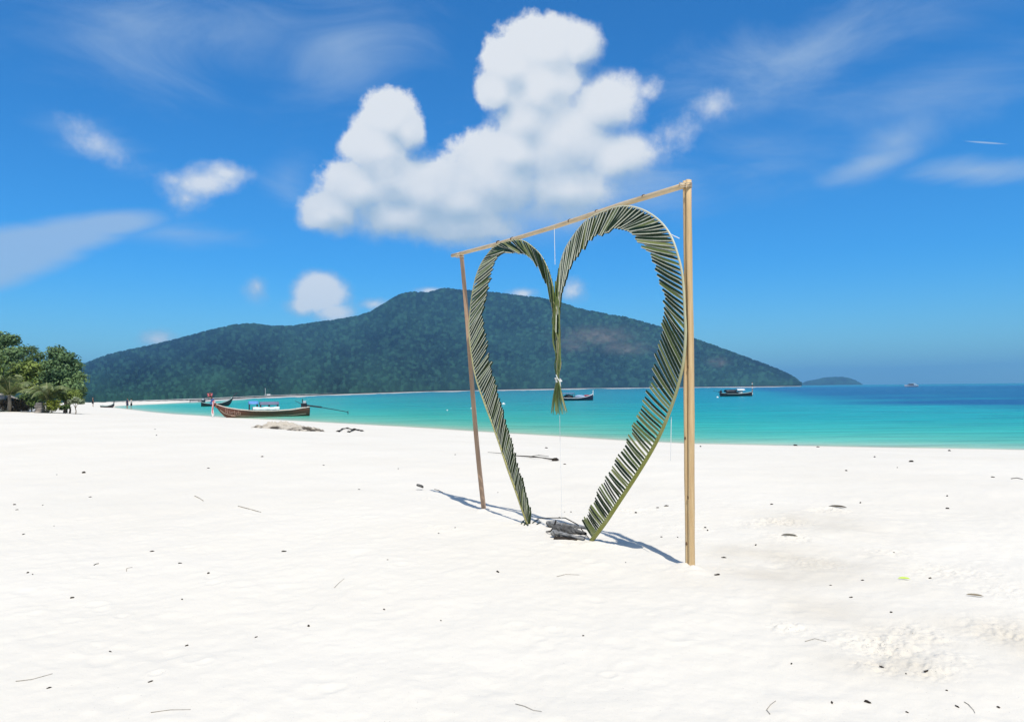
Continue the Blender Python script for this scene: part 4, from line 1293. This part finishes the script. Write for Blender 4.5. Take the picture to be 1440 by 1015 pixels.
# ------------------------------------------------------------------ things on the sand
def build_litter():
    grey_wood = mat('weathered_wood', (.17, .165, .155), .9, .1, col2=(.035, .033, .03), scale=9, stretch=(1, 1, 1), bump=.8, bscale=30)
    grey_pale = mat('bleached_wood', (.34, .335, .32), .9, .1, col2=(.09, .088, .08), scale=22, bump=.8, bscale=40)
    dark_bit = mat('dark_litter', (.035, .028, .022), .9, .1, .5, 10)
    twigm = mat('dry_twig', (.33, .29, .23), .9, .1, .4, 20)
    # weathered chunk of palm trunk between the frond ends
    base = on_sand(796, 757)
    root = empty('driftwood', base, 'weathered grey chunk of split driftwood lying between the two frond ends', 'driftwood')

    def slab(p0, p1, w, hgt, seed, m, name, ragged=.25):
        rn = random.Random(seed); mb = MB(); n = 14; rows = []
        ax = p1 - p0; sd = Vector((-ax.y, ax.x, 0)).normalized()
        for i in range(n):
            t = i / (n - 1)
            c = p0.lerp(p1, t); tp = (1 - .65 * t) * (1 if 0 < i else .9)
            row = []
            for j in range(9):
                a = 2 * math.pi * j / 9
                k = 1 + ragged * rn.uniform(-1, 1)
                row.append(c + sd * (w * tp * k * math.cos(a)) + Vector((0, 0, hgt * tp * k * math.sin(a))))
            rows.append(row)
        mb.add([p for r in rows for p in r], [(i * 9 + j, i * 9 + (j + 1) % 9, (i + 1) * 9 + (j + 1) % 9, (i + 1) * 9 + j) for i in range(n - 1) for j in range(9)])
        mb.f.append(tuple(range(9))); mb.m.append(0); mb.a.append(.5)
        mb.build(name, m, root)
    G = lambda x, y, z=0.0: on_sand(x, y) + Vector((0, 0, z))
    slab(G(777, 757, .045), G(822, 762, .015), .05, .030, 1, grey_pale, 'splinter')
    slab(G(781, 752, .065), G(824, 758, .035), .06, .045, 2, grey_wood, 'core')
    slab(G(770, 741, .03), G(826, 752, .05), .03, .035, 3, grey_pale, 'splinter')
    slab(G(780, 760, .01), G(812, 762, .005), .05, .022, 4, dark_bit, 'hollow_shade')  # dark slab added in place of the shaded hollow beneath
    sp = MB()
    sp.tube([G(768, 750, .01), G(774, 753, .03), G(779, 752, .06), G(782, 745, .09)], [.006, .010, .014, .006], 6)
    sp.tube([G(755, 729, .0), G(775, 731, .02), G(795, 735, .05), G(812, 745, .05), G(828, 760, .01)], [.004, .005, .006, .006, .004], 5)
    sp.build('splinter', dark_bit, root)
    # cut leaflet stubs at the end of the left frond
    st = []
    for (x0, y0, x1, y1) in ((742, 742, 747, 719), (749, 738, 758, 731), (737, 741, 741, 737), (733, 739, 738, 733), (742, 741, 734, 735), (755, 740, 761, 736)):
        mb = MB(); a = on_sand(x0, y0) + Vector((0, 0, .006)); b = on_sand(x1, y1) + Vector((0, 0, .012))
        if (x1, y1) == (747, 719): b = a + Vector((.035, .02, .165))
        mb.tube([a, a.lerp(b, .5) + Vector((0, 0, .004)), b], [.006, .007, .004], 5)
        o = solo(mb, 'leaf_stub', leaf_green, a)
        tag(o, 'upright dark leaf stub stuck in the sand at the left frond tip' if len(st) == 0 else 'short cut palm leaf piece lying at the tip of the left frond', 'leaf piece',
            None if len(st) == 0 else 'cut leaf pieces at the left frond tip')
        st.append(o)

    def twig(pts, r, label, name='twig', m=None, group=None, lift=.003):
        r *= .6
        P = [on_sand(x, y) + Vector((0, 0, lift)) for x, y in pts]
        mb = MB(); mb.tube(P, [r * (1 - .5 * i / len(P)) for i in range(len(P))], 5)
        tag(solo(mb, name, m or twigm, P[0]), label, 'twig', group)
        return P
    # branch behind the left frond
    P = [on_sand(x, y) + Vector((0, 0, .03)) for x, y in ((686, 637), (705, 638.5), (725, 642), (745, 644), (762, 646), (780, 649))]
    mb = MB(); mb.tube(P, [.004, .006, .009, .014, .010, .016], 6)
    mb.tube([P[3], on_sand(758, 643.5) + Vector((0, 0, .05)), on_sand(772, 645) + Vector((0, 0, .05))], [.008, .007, .004], 5)
    mb.blob(P[-1], .07, .05, .03, rough=.45, seed=3)
    tag(solo(mb, 'dead_branch', dark_bit, P[0], smooth=True), 'dead branch lying on the sand behind the left frond', 'branch')
    # seaweed clump right of the rock mound
    for pts, lb in (([(476, 607), (482, 603.5), (489, 602.8), (497, 605), (491, 607)], 'dark tangle of seaweed on the sand right of the rock mound'),
                    ([(498, 604.2), (504, 605), (509, 605.6)], 'short dark strand of seaweed right of the seaweed tangle')):
        P = [on_sand(x, y) + Vector((0, 0, .05)) for x, y in pts]
        mb = MB(); mb.tube(P, [.02 + .012 * (i % 2) for i in range(len(P))], 5)
        for k, p in enumerate(P):
            mb.blob(p, .10, .05, .03, rough=.5, seed=k)
        tag(solo(mb, 'seaweed', dark_bit, P[0]), lb, 'seaweed')
    # pale rock mound in front of the boat
    build_mound()
    # named litter
    twig([(274, 698), (280, 700.5), (286, 704)], .012, 'straight grey twig on the empty sand left of the frame')
    twig([(335, 713), (350, 716), (367, 720.5)], .010, 'long thin grey twig on the sand nearer the frame')
    P = twig([(22, 961), (33, 959), (46, 957), (74, 949)], .0032, 'thin forked twig at the lower left corner of the sand')
    twig([(1083, 1006), (1078, 998), (1084, 990), (1091, 986)], .003, 'curved dark twig on the sand at the bottom right of centre')
    twig([(1356, 984), (1362, 987), (1369, 995), (1371, 999)], .003, 'curved thin twig at the lower right of the sand')
    twig([(725, 987), (738, 992), (750, 999), (762, 1003)], .0028, 'thin curved twig on the sand at the bottom middle')
    twig([(1132, 900), (1146, 897.5), (1162, 902)], .003, 'pale bent twig left of the rough sand patch')
    twig([(783, 811), (795, 808), (815, 809)], .0035, 'dark twig on the sand below the driftwood')
    twig([(1422, 672), (1430, 671.3), (1438, 673)], .014, 'dark short twig near the right edge of the sand', m=dark_bit)
    twig([(611, 687.5), (617, 688.5), (623, 692)], .010, 'bent dark twig on the sand left of the brown post', m=dark_bit)
    twig([(470, 826), (477, 819), (484, 815)], .003, 'slanting thin twig on the sand left of centre')
    twig([(178, 803), (178, 799), (186, 797)], .0045, 'hooked dark twig on the left sand')
    twig([(132, 794), (135, 792.5), (139, 792)], .006, 'stubby dark twig on the left sand', m=dark_bit)
    twig([(212, 1005), (240, 1001), (268, 999)], .0025, 'faint straight twig along the bottom left of the sand')
    # fallen leaves
    def leaf(px, py, L, w, ang, m, label):
        p = on_sand(px, py) + Vector((0, 0, .008)); c, s = math.cos(ang), math.sin(ang); mb = MB(); vs = []
        for i in range(7):
            t = i / 6 - .5; ww = .55 * w * (1 - (2 * t) ** 2) ** .7
            q = p + Vector((c, s, 0)) * (t * L) + Vector((0, 0, .3 * ww))
            nn = Vector((-s, c, 0))
            if nn.y < 0: nn = -nn
            vs += [q + nn * ww * .8 + Vector((0, 0, ww * .95)), q, q - nn * ww - Vector((0, 0, .2 * ww))]
        f = []
        for i in range(6):
            a = i * 3; f += [(a, a + 1, a + 4, a + 3), (a + 1, a + 2, a + 5, a + 4)]
        mb.add(vs, f)
        tag(solo(mb, 'fallen_leaf', m, p), label, 'leaf')
    leaf(1271.5, 817.5, .09, .018, -.3, mat('lime_leaf', (.42, .55, .04), .5, .3, .2), 'small lime green leaf lying on the sand at right')
    leaf(1371, 842, .11, .016, -.5, mat('brown_leaf', (.22, .18, .12), .7, .2, .3), 'dry brown leaf lying on the sand at right')
    leaf(1178, 713, .22, .03, -.6, mat('dark_brown_leaf', (.08, .065, .045), .7, .2, .3), 'dark dry leaf lying in the footprints right of the frame')
    leaf(1110, 757, .16, .028, -.4, mat('grey_leaf', (.11, .10, .075), .7, .2, .3), 'grey dry leaf beside the footprints right of the frame')
    # shell ring
    p = on_sand(590.6, 688); mb = MB()
    mb.tube([p + Vector((.04 * math.cos(a), .03 * math.sin(a), .04 + .035 * math.sin(a * .5))) for a in np.linspace(0, 5.6, 14)], [.016] * 14, 6)
    tag(solo(mb, 'shell', grey_wood, p, smooth=True), 'dark curled shell on the sand left of the brown post', 'shell')
    # small dark bits: coral, seeds, shell fragments
    protos = []
    for k in range(4):
        mb = MB(); mb.blob((0, 0, .006), .014 + .006 * k, .010, .008, nu=8, nv=5, rough=.35, seed=40 + k)
        if k % 2: mb.blob((.016, .006, .004), .009, .006, .005, nu=7, nv=4, rough=.3, seed=60 + k)
        protos.append(mb)
    spots = [(118, 665, 2.2), (20, 711, 1.2), (24, 718, 1), (33, 748, 1), (39, 806, 1.1), (46, 808.5, .8), (214, 776, 1.1), (253, 793, .9), (293, 806, 1.2), (101, 842, 1.1), (256, 842, .8),
             (399, 775, 1.2), (434, 879, 1.2), (263, 904, .8), (69, 968, .7), (60, 711, .8), (76, 737, .7), (80, 667, .8), (127, 698, 1), (218, 604, 1.4), (220, 612, 1.3), (369, 643, 1.2), (293, 659, 1),
             (1085, 710, 1.4), (1210, 705, 1.4), (1282, 650, 2.0), (1190, 660.7, 1.4), (1396, 669.5, 1.2), (1332, 695.5, 1.6), (1332, 711, 1.8), (1018, 785, 1.2), (1009, 809, 1.3), (1257, 776, 1.1), (1308, 812, 1),
             (1213, 816, .8), (1197, 839, .8), (1253, 861, .9), (1219, 983, 1.2), (1170, 986, .8), (1346, 990, .7), (1404, 990, .8), (1113, 932, .7), (1240, 934, 1.1), (1303, 943, .9), (1274, 945, .6), (617, 751, .9), (640, 745, .9),
             (700, 805, 1.2), (820, 895, .7), (540, 855, .8), (620, 870, .6), (787, 727, 1.2), (794, 718, .8), (803, 718, 1.2), (937, 713.5, 1.6), (925, 715, 1.1), (894, 721, 1.6), (930, 757, .9), (953, 758, .9),
             (992, 742, 1.4), (995, 748, 1.3), (768, 630, 1.6), (794, 653, 1.1), (505, 690, .8), (700, 690, .7), (1118, 624.5, 3.5), (1150, 626, 2.2), (1335, 630.5, 2.6), (1230, 643, 1.6), (1262, 658, .9), (985, 624.8, 2.8),
             (212, 960, .7), (1331, 968, .6), (1275, 996, .6), (1168, 822, .6), (1063, 768, 1.1), (880, 792, .7), (545, 790, .6), (360, 893, .7), (155, 915, .6), (640, 640, 1), (560, 660, .9), (455, 655, .8)]
    for i, (x, y, k) in enumerate(spots):
        p = on_sand(x, y)
        if i < 4:
            o = protos[i].build('coral_fragment', dark_bit, smooth=False); protos[i] = o
            tag(o, 'small dark speck of shell or coral lying on the white sand', 'debris', 'dark specks of beach debris')
        else:
            o = protos[i % 4].copy(); COL.objects.link(o)
        dsc = min(2.0, max(1.0, p.y / 9))
        o.location = p; o.rotation_euler = (0, 0, random.uniform(0, 6.28)); o.scale = (k * dsc * .62,) * 3; o['kind'] = 'thing'


def build_mound():
    a = on_sand(356, 600.5); b = on_sand(446, 606.5)
    ax = (b - a); L = ax.length; ax.normalize(); sd = Vector((-ax.y, ax.x, 0)).normalized()
    if sd.y < 0: sd = -sd
    U, W = np.meshgrid(np.linspace(-.06, 1.06, 190), np.linspace(-1, 1, 90))
    top = np.interp(U, [-.06, 0, .1, .22, .35, .5, .65, .8, .95, 1.06], [0, .16, .26, .31, .26, .22, .22, .27, .18, 0])
    half = np.interp(U, [-.06, 0, .15, .4, .6, .8, 1, 1.06], [.3, .8, 1.3, 1.2, .9, 1.0, .7, .2])
    cen = np.interp(U, [0, .3, .55, .8, 1], [.5, .9, .7, .15, 0])
    X = a.x + ax.x * U * L + sd.x * (cen + W * half); Y = a.y + ax.y * U * L + sd.y * (cen + W * half)
    prof = np.sqrt(np.clip(1 - W ** 2, 0, 1)) ** .7
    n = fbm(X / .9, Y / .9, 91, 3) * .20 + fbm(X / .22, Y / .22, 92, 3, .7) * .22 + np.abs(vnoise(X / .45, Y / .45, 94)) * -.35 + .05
    H = top * prof * (1 + .5 * fbm(X / .7, Y / .7, 93, 2)) + n * np.clip(top * prof * 2.2, 0, 1)
    g = sand_height(X.ravel(), Y.ravel())[0].reshape(X.shape)
    Z = g - .12 + np.maximum(H, 0)
    V = np.stack([X - a.x, Y - a.y, Z - a.z], -1).reshape(-1, 3)
    dk = np.clip(.62 - (n + .03) * 7 + 1.1 * fbm(X / .3, Y / .3, 97, 2), 0, 1)  # rock darker in its hollows: crevice shade put into the colour
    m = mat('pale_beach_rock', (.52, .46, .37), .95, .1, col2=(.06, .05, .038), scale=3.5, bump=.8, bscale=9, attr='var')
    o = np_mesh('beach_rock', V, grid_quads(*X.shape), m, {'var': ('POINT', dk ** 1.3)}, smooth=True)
    o.location = a
    tag(o, 'long low lumpy mound of pale rock on the sand in front of the red-brown boat', 'rock')


# ------------------------------------------------------------------ sky, sun, air
SUN_EL = math.radians(64)
SUN_AZ = math.radians(163)


def build_sky():
    w = bpy.data.worlds.new('World'); scene.world = w; w.use_nodes = True
    nt = w.node_tree; nt.nodes.clear()
    out = nt.nodes.new('ShaderNodeOutputWorld'); bg = nt.nodes.new('ShaderNodeBackground')
    nt.links.new(bg.outputs[0], out.inputs[0])
    sky = nt.nodes.new('ShaderNodeTexSky'); sky.sky_type = 'NISHITA'; sky.sun_disc = False
    sky.sun_elevation = SUN_EL; sky.sun_rotation = SUN_AZ
    sky.air_density = 1.0; sky.dust_density = .3; sky.ozone_density = 3.0; sky.altitude = 0
    bg.inputs['Strength'].default_value = 0.11
    tint = nt.nodes.new('ShaderNodeMix'); tint.data_type = 'RGBA'; tint.blend_type = 'MULTIPLY'
    tint.inputs['Factor'].default_value = 1
    nt.links.new(sky.outputs['Color'], tint.inputs['A'])
    tr = nt.nodes.new('ShaderNodeMix'); tr.data_type = 'RGBA'
    tr.inputs['A'].default_value = (*SKY_LOW, 1); tr.inputs['B'].default_value = (*SKY_TINT, 1)
    nt.links.new(tr.outputs['Result'], tint.inputs['B'])

    grp = bpy.data.node_groups.new('cloud_density', 'ShaderNodeTree')
    grp.interface.new_socket('P', in_out='INPUT', socket_type='NodeSocketVector')
    grp.interface.new_socket('Density', in_out='OUTPUT', socket_type='NodeSocketFloat')
    grp.interface.new_socket('Field', in_out='OUTPUT', socket_type='NodeSocketFloat')
    gi = grp.nodes.new('NodeGroupInput'); go = grp.nodes.new('NodeGroupOutput')

    def mth(t, op, a, b=None, c=None, clamp=False):
        n = t.nodes.new('ShaderNodeMath'); n.operation = op; n.use_clamp = clamp
        for i, v in enumerate((a, b, c)):
            if v is None: continue
            if isinstance(v, (int, float)): n.inputs[i].default_value = v
            else: t.links.new(v, n.inputs[i])
        return n.outputs[0]

    def mrange(t, v, a, b, c=0.0, d=1.0, smooth=True):
        n = t.nodes.new('ShaderNodeMapRange'); n.interpolation_type = 'SMOOTHSTEP' if smooth else 'LINEAR'
        for k, x in (('From Min', a), ('From Max', b), ('To Min', c), ('To Max', d)): n.inputs[k].default_value = x
        t.links.new(v, n.inputs['Value']); return n.outputs['Result']

    def tonoise(t, vec, scale, detail, rough, stretch=(1, 1, 1), off=(0, 0, 0), dist=0.0):
        mp = t.nodes.new('ShaderNodeMapping'); mp.inputs['Scale'].default_value = stretch; mp.inputs['Location'].default_value = off
        t.links.new(vec, mp.inputs['Vector'])
        n = t.nodes.new('ShaderNodeTexNoise'); n.noise_dimensions = '3D'
        n.inputs['Scale'].default_value = scale; n.inputs['Detail'].default_value = detail; n.inputs['Roughness'].default_value = rough; n.inputs['Distortion'].default_value = dist
        t.links.new(mp.outputs['Vector'], n.inputs['Vector']); return n.outputs['Fac']

    def azel(px, py):
        d = ray(px, py).normalized()
        return math.atan2(d.x, d.y) * 1000, math.asin(d.z) * 1000

    K = 1000 / F * .97            # pixels -> milliradians near the middle of the sky

    def puffs(t, P, lst):
        acc = None
        for (px, py, rx, ry, wt, rot) in lst:
            u, v = azel(px, py)
            if rot == 0:
                ma = t.nodes.new('ShaderNodeVectorMath'); ma.operation = 'MULTIPLY_ADD'
                t.links.new(P, ma.inputs[0])
                ma.inputs[1].default_value = (1 / (rx * K), 1 / (ry * K), 0); ma.inputs[2].default_value = (-u / (rx * K), -v / (ry * K), 0)
                vec = ma.outputs['Vector']
            else:
                cr, sr = math.cos(math.radians(rot)), math.sin(math.radians(rot)); ds = []
                for ax, rr in (((cr, sr, 0), rx), ((-sr, cr, 0), ry)):
                    dp = t.nodes.new('ShaderNodeVectorMath'); dp.operation = 'DOT_PRODUCT'
                    t.links.new(P, dp.inputs[0]); dp.inputs[1].default_value = tuple(q / (rr * K) for q in ax)
                    ds.append(mth(t, 'SUBTRACT', dp.outputs['Value'], (ax[0] * u + ax[1] * v) / (rr * K)))
                cx_ = t.nodes.new('ShaderNodeCombineXYZ'); t.links.new(ds[0], cx_.inputs[0]); t.links.new(ds[1], cx_.inputs[1])
                vec = cx_.outputs[0]
            vl = t.nodes.new('ShaderNodeVectorMath'); vl.operation = 'LENGTH'; t.links.new(vec, vl.inputs[0])
            f = mth(t, 'MULTIPLY_ADD', vl.outputs['Value'], -wt, wt)
            acc = f if acc is None else mth(t, 'SMOOTH_MAX', acc, f, .12)
        return acc

    def P2(*a): return (*a, 1.0, 0) if len(a) == 4 else a
    big = [P2(*p) for p in [(768, 70, 92, 54), (722, 94, 56, 48), (740, 165, 72, 62), (725, 215, 78, 56), (770, 110, 90, 60), (812, 66, 48, 46), (752, 128, 95, 70), (702, 128, 40, 42), (850, 150, 78, 58), (795, 200, 125, 88), (866, 222, 78, 54), (908, 130, 34, 24, .45, 0),
                            (548, 168, 56, 46), (534, 210, 66, 56), (572, 186, 36, 38), (505, 268, 72, 58), (474, 298, 58, 44), (600, 270, 130, 66), (700, 255, 125, 80), (560, 303, 125, 46),
                            (655, 318, 120, 42), (560, 260, 90, 60), (640, 285, 130, 60), (545, 240, 60, 60), (800, 268, 120, 60), (915, 200, 56, 34, .30, 0), (458, 305, 42, 28)]]
    small = [P2(*p) for p in [(452, 413, 52, 40, 1.6, 0), (428, 430, 34, 24, 1.0, 0), (468, 438, 44, 30, 1.0, 0), (290, 258, 70, 28, .85, 15), (318, 244, 48, 20, .75, 0), (264, 280, 40, 30, .55, 0), (246, 254, 36, 18, .5, 0), (735, 413, 34, 13, .8, 0), (804, 410, 30, 26, .7, 0), (603, 409, 34, 9, .9, 0),
                              (222, 477, 34, 18, .8, 0), (1003, 150, 36, 30, .5, 0), (950, 186, 66, 36, .42, 0), (527, 428, 34, 13, .6, 0), (150, 208, 66, 26, .42, -32), (360, 402, 24, 26, .5, 0)]]
    P = gi.outputs['P']
    fld = puffs(grp, P, big)
    n1 = tonoise(grp, P, .016, 6, .55, dist=.25)
    n2 = tonoise(grp, P, .055, 6, .66, off=(31, 7, 0))
    f = mth(grp, 'MULTIPLY_ADD', mth(grp, 'SUBTRACT', n1, .5), .70, fld)
    f = mth(grp, 'ADD', f, mth(grp, 'MULTIPLY', mth(grp, 'SUBTRACT', n2, .5), .42))
    grp.interface.new_socket('Noise', in_out='OUTPUT', socket_type='NodeSocketFloat')
    grp.links.new(fld, go.inputs['Density']); grp.links.new(f, go.inputs['Field'])
    grp.links.new(mth(grp, 'SUBTRACT', f, fld), go.inputs['Noise'])

    tc = nt.nodes.new('ShaderNodeTexCoord'); sp = nt.nodes.new('ShaderNodeSeparateXYZ')
    nrm = nt.nodes.new('ShaderNodeVectorMath'); nrm.operation = 'NORMALIZE'
    nt.links.new(tc.outputs['Generated'], nrm.inputs[0]); nt.links.new(nrm.outputs['Vector'], sp.inputs[0])
    az = mth(nt, 'MULTIPLY', mth(nt, 'ARCTAN2', sp.outputs['X'], sp.outputs['Y']), 1000)
    el = mth(nt, 'MULTIPLY', mth(nt, 'ARCSINE', sp.outputs['Z']), 1000)
    cb = nt.nodes.new('ShaderNodeCombineXYZ'); nt.links.new(az, cb.inputs[0]); nt.links.new(el, cb.inputs[1])
    Pw = cb.outputs[0]
    nt.links.new(mrange(nt, el, -10, 170), tr.inputs['Factor'])
    g1 = nt.nodes.new('ShaderNodeGroup'); g1.node_tree = grp; nt.links.new(Pw, g1.inputs[0])
    sh = nt.nodes.new('ShaderNodeVectorMath'); sh.operation = 'ADD'; nt.links.new(Pw, sh.inputs[0]); sh.inputs[1].default_value = (-9, 24, 0)
    g2 = nt.nodes.new('ShaderNodeGroup'); g2.node_tree = grp; nt.links.new(sh.outputs[0], g2.inputs[0])
    light = mth(nt, 'SUBTRACT', g1.outputs['Density'], g2.outputs['Density'])
    billow = mth(nt, 'SUBTRACT', g1.outputs['Noise'], g2.outputs['Noise'])
    light = mth(nt, 'MULTIPLY_ADD', billow, .14, light)
    soft = tonoise(nt, Pw, .013, 4, .55, off=(5, 50, 0))
    light = mth(nt, 'ADD', mth(nt, 'MULTIPLY', light, .55), mth(nt, 'MULTIPLY', mth(nt, 'SUBTRACT', soft, .5), .55))
    lit = mrange(nt, mth(nt, 'ADD', light, mrange(nt, el, 205, 330, -.16, .06)), -.36, .24)
    # undersides thin out into the air, tops keep a crisp edge
    edge = mth(nt, 'ADD', mth(nt, 'MULTIPLY_ADD', lit, -.44, .70), mrange(nt, az, 40, 190, 0, .30))
    dn = nt.nodes.new('ShaderNodeMapRange'); dn.interpolation_type = 'SMOOTHSTEP'
    nt.links.new(g1.outputs['Field'], dn.inputs['Value']); dn.inputs['From Min'].default_value = .03; nt.links.new(edge, dn.inputs['From Max'])
    fs = mth(nt, 'MULTIPLY_ADD', g1.outputs['Noise'], 1.15, puffs(nt, Pw, small))
    cden = mth(nt, 'MAXIMUM', dn.outputs['Result'], mrange(nt, fs, .02, .80, 0, .92))
    lit = mth(nt, 'MAXIMUM', lit, mrange(nt, fs, .15, .75, 0, .95))
    cc = nt.nodes.new('ShaderNodeMix'); cc.data_type = 'RGBA'
    nt.links.new(lit, cc.inputs['Factor'])
    s = 1 / 0.11
    cc.inputs['A'].default_value = (*[v * s for v in lin(170, 194, 216)], 1); cc.inputs['B'].default_value = (*[v * s for v in lin(238, 241, 244)], 1)
    # thin high cloud
    thin = [(-40, 378, 170, 38, 1.9, 20), (60, 340, 130, 34, 1.7, 18), (150, 316, 90, 22, 1.4, 12), (1225, 232, 85, 24, .9, 12), (1375, 240, 110, 24, .9, -6), (1260, 200, 100, 40, .5, 25), (300, 50, 330, 85, .5, 10), (480, 60, 190, 90, .55, 15), (180, 30, 160, 60, .5, 20),
            (1130, 80, 330, 70, .60, 5), (1350, 110, 220, 60, .55, 0), (260, 330, 140, 26, .45, 0), (360, 405, 24, 26, .5, 0), (140, 205, 110, 34, .4, -20), (900, 270, 160, 60, .7, 0), (760, 300, 180, 60, .75, 0),
            (405, 250, 50, 60, .4, 0), (1050, 240, 170, 50, .35, 0), (500, 130, 160, 50, .25, 0), (1388, 201, 28, 1.3, 1.5, -14)]
    tf = puffs(nt, Pw, thin)
    tn = tonoise(nt, Pw, .010, 7, .62, stretch=(.40, 1, 1), off=(0, 3, 0), dist=.9)
    tf = mth(nt, 'ADD', tf, mth(nt, 'MULTIPLY', mth(nt, 'SUBTRACT', tn, .5), 1.15))
    td = mrange(nt, tf, .0, 1.0, 0, .68)
    m1 = nt.nodes.new('ShaderNodeMix'); m1.data_type = 'RGBA'
    nt.links.new(td, m1.inputs['Factor']); nt.links.new(tint.outputs['Result'], m1.inputs['A'])
    m1.inputs['B'].default_value = (*[v * s for v in lin(178, 202, 228)], 1)
    rear_fill = mth(nt, 'MULTIPLY', mrange(nt, sp.outputs['Y'], .25, -.35), mrange(nt, tonoise(nt, nrm.outputs['Vector'], 2.2, 5, .6), .36, .56, .25, 1))  # unseen white cloud behind the camera, added as neutral fill light
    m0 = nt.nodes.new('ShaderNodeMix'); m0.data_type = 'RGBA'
    nt.links.new(mth(nt, 'MULTIPLY', rear_fill, .7), m0.inputs['Factor']); nt.links.new(m1.outputs['Result'], m0.inputs['A'])
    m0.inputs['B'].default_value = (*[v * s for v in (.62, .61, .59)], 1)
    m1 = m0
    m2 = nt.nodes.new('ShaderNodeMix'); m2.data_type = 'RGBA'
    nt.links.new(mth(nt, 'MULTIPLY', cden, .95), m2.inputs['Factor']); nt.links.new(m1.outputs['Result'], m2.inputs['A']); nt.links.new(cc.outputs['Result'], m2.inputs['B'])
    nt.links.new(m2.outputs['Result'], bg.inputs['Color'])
    w.cycles.sampling_method = 'MANUAL'; w.cycles.sample_map_resolution = 512


SKY_TINT = (.20, .86, 1.42)
SKY_LOW = (.55, 1.04, 1.26)


def build_sun():
    ld = bpy.data.lights.new('sun', 'SUN'); ld.energy = 4.25; ld.angle = math.radians(.53); ld.color = (1, .965, .91)
    o = bpy.data.objects.new('sun', ld); COL.objects.link(o)
    sd = Vector((math.cos(SUN_EL) * math.sin(SUN_AZ), math.cos(SUN_EL) * math.cos(SUN_AZ), math.sin(SUN_EL)))
    o.rotation_euler = (-sd).to_track_quat('-Z', 'Y').to_euler()
    o.location = sd * 50


def build_haze():
    mb = MB(); R = 8600
    mb.box((0, R - 500, (330 - 20) / 2), 2 * R, 2 * R, 330 + 20)
    m = bpy.data.materials.new('haze'); m.use_nodes = True; nt = m.node_tree; nt.nodes.clear()
    out = nt.nodes.new('ShaderNodeOutputMaterial'); pv = nt.nodes.new('ShaderNodeVolumePrincipled')
    pv.inputs['Color'].default_value = (*HAZE_COL, 1); pv.inputs['Density'].default_value = HAZE_DENS; pv.inputs['Anisotropy'].default_value = 0
    nt.links.new(pv.outputs[0], out.inputs['Volume'])
    o = mb.build('haze', m)
    tag(o, 'pale blue sea haze between the beach and the far hill', 'haze', kind='stuff')


HAZE_COL = (.24, .62, 1.0)
HAZE_DENS = .00015

build_beach()
build_sea()
build_hill()
build_frame()
build_heart()
string([(779.5, 320), (780, 345), (780.5, 372)], .05, 'thin white string hanging from the beam into the notch of the heart')
string([(787, 584), (788, 640), (789.5, 690), (790, 731)], .04, 'thin grey string hanging from the tail of the heart to the sand', .0022)
string([(944, 586), (943.5, 620), (943, 648)], .03, 'short thin white string hanging beside the right frond')
build_boats()
build_people()
build_vegetation()
build_litter()
build_sky()
build_sun()
build_haze()

# ------------------------------------------------------------------ render
scene.render.engine = 'CYCLES'
c = scene.cycles
c.max_bounces = 6; c.diffuse_bounces = 3; c.glossy_bounces = 2; c.transmission_bounces = 2; c.volume_bounces = 0; c.transparent_max_bounces = 8
c.use_denoising = True
c.sample_clamp_indirect = 6
vs = scene.view_settings
scene.display_settings.display_device = 'sRGB'
vs.view_transform = 'Standard'; vs.look = 'None'; vs.exposure = 0; vs.gamma = 1
vs.use_curve_mapping = False
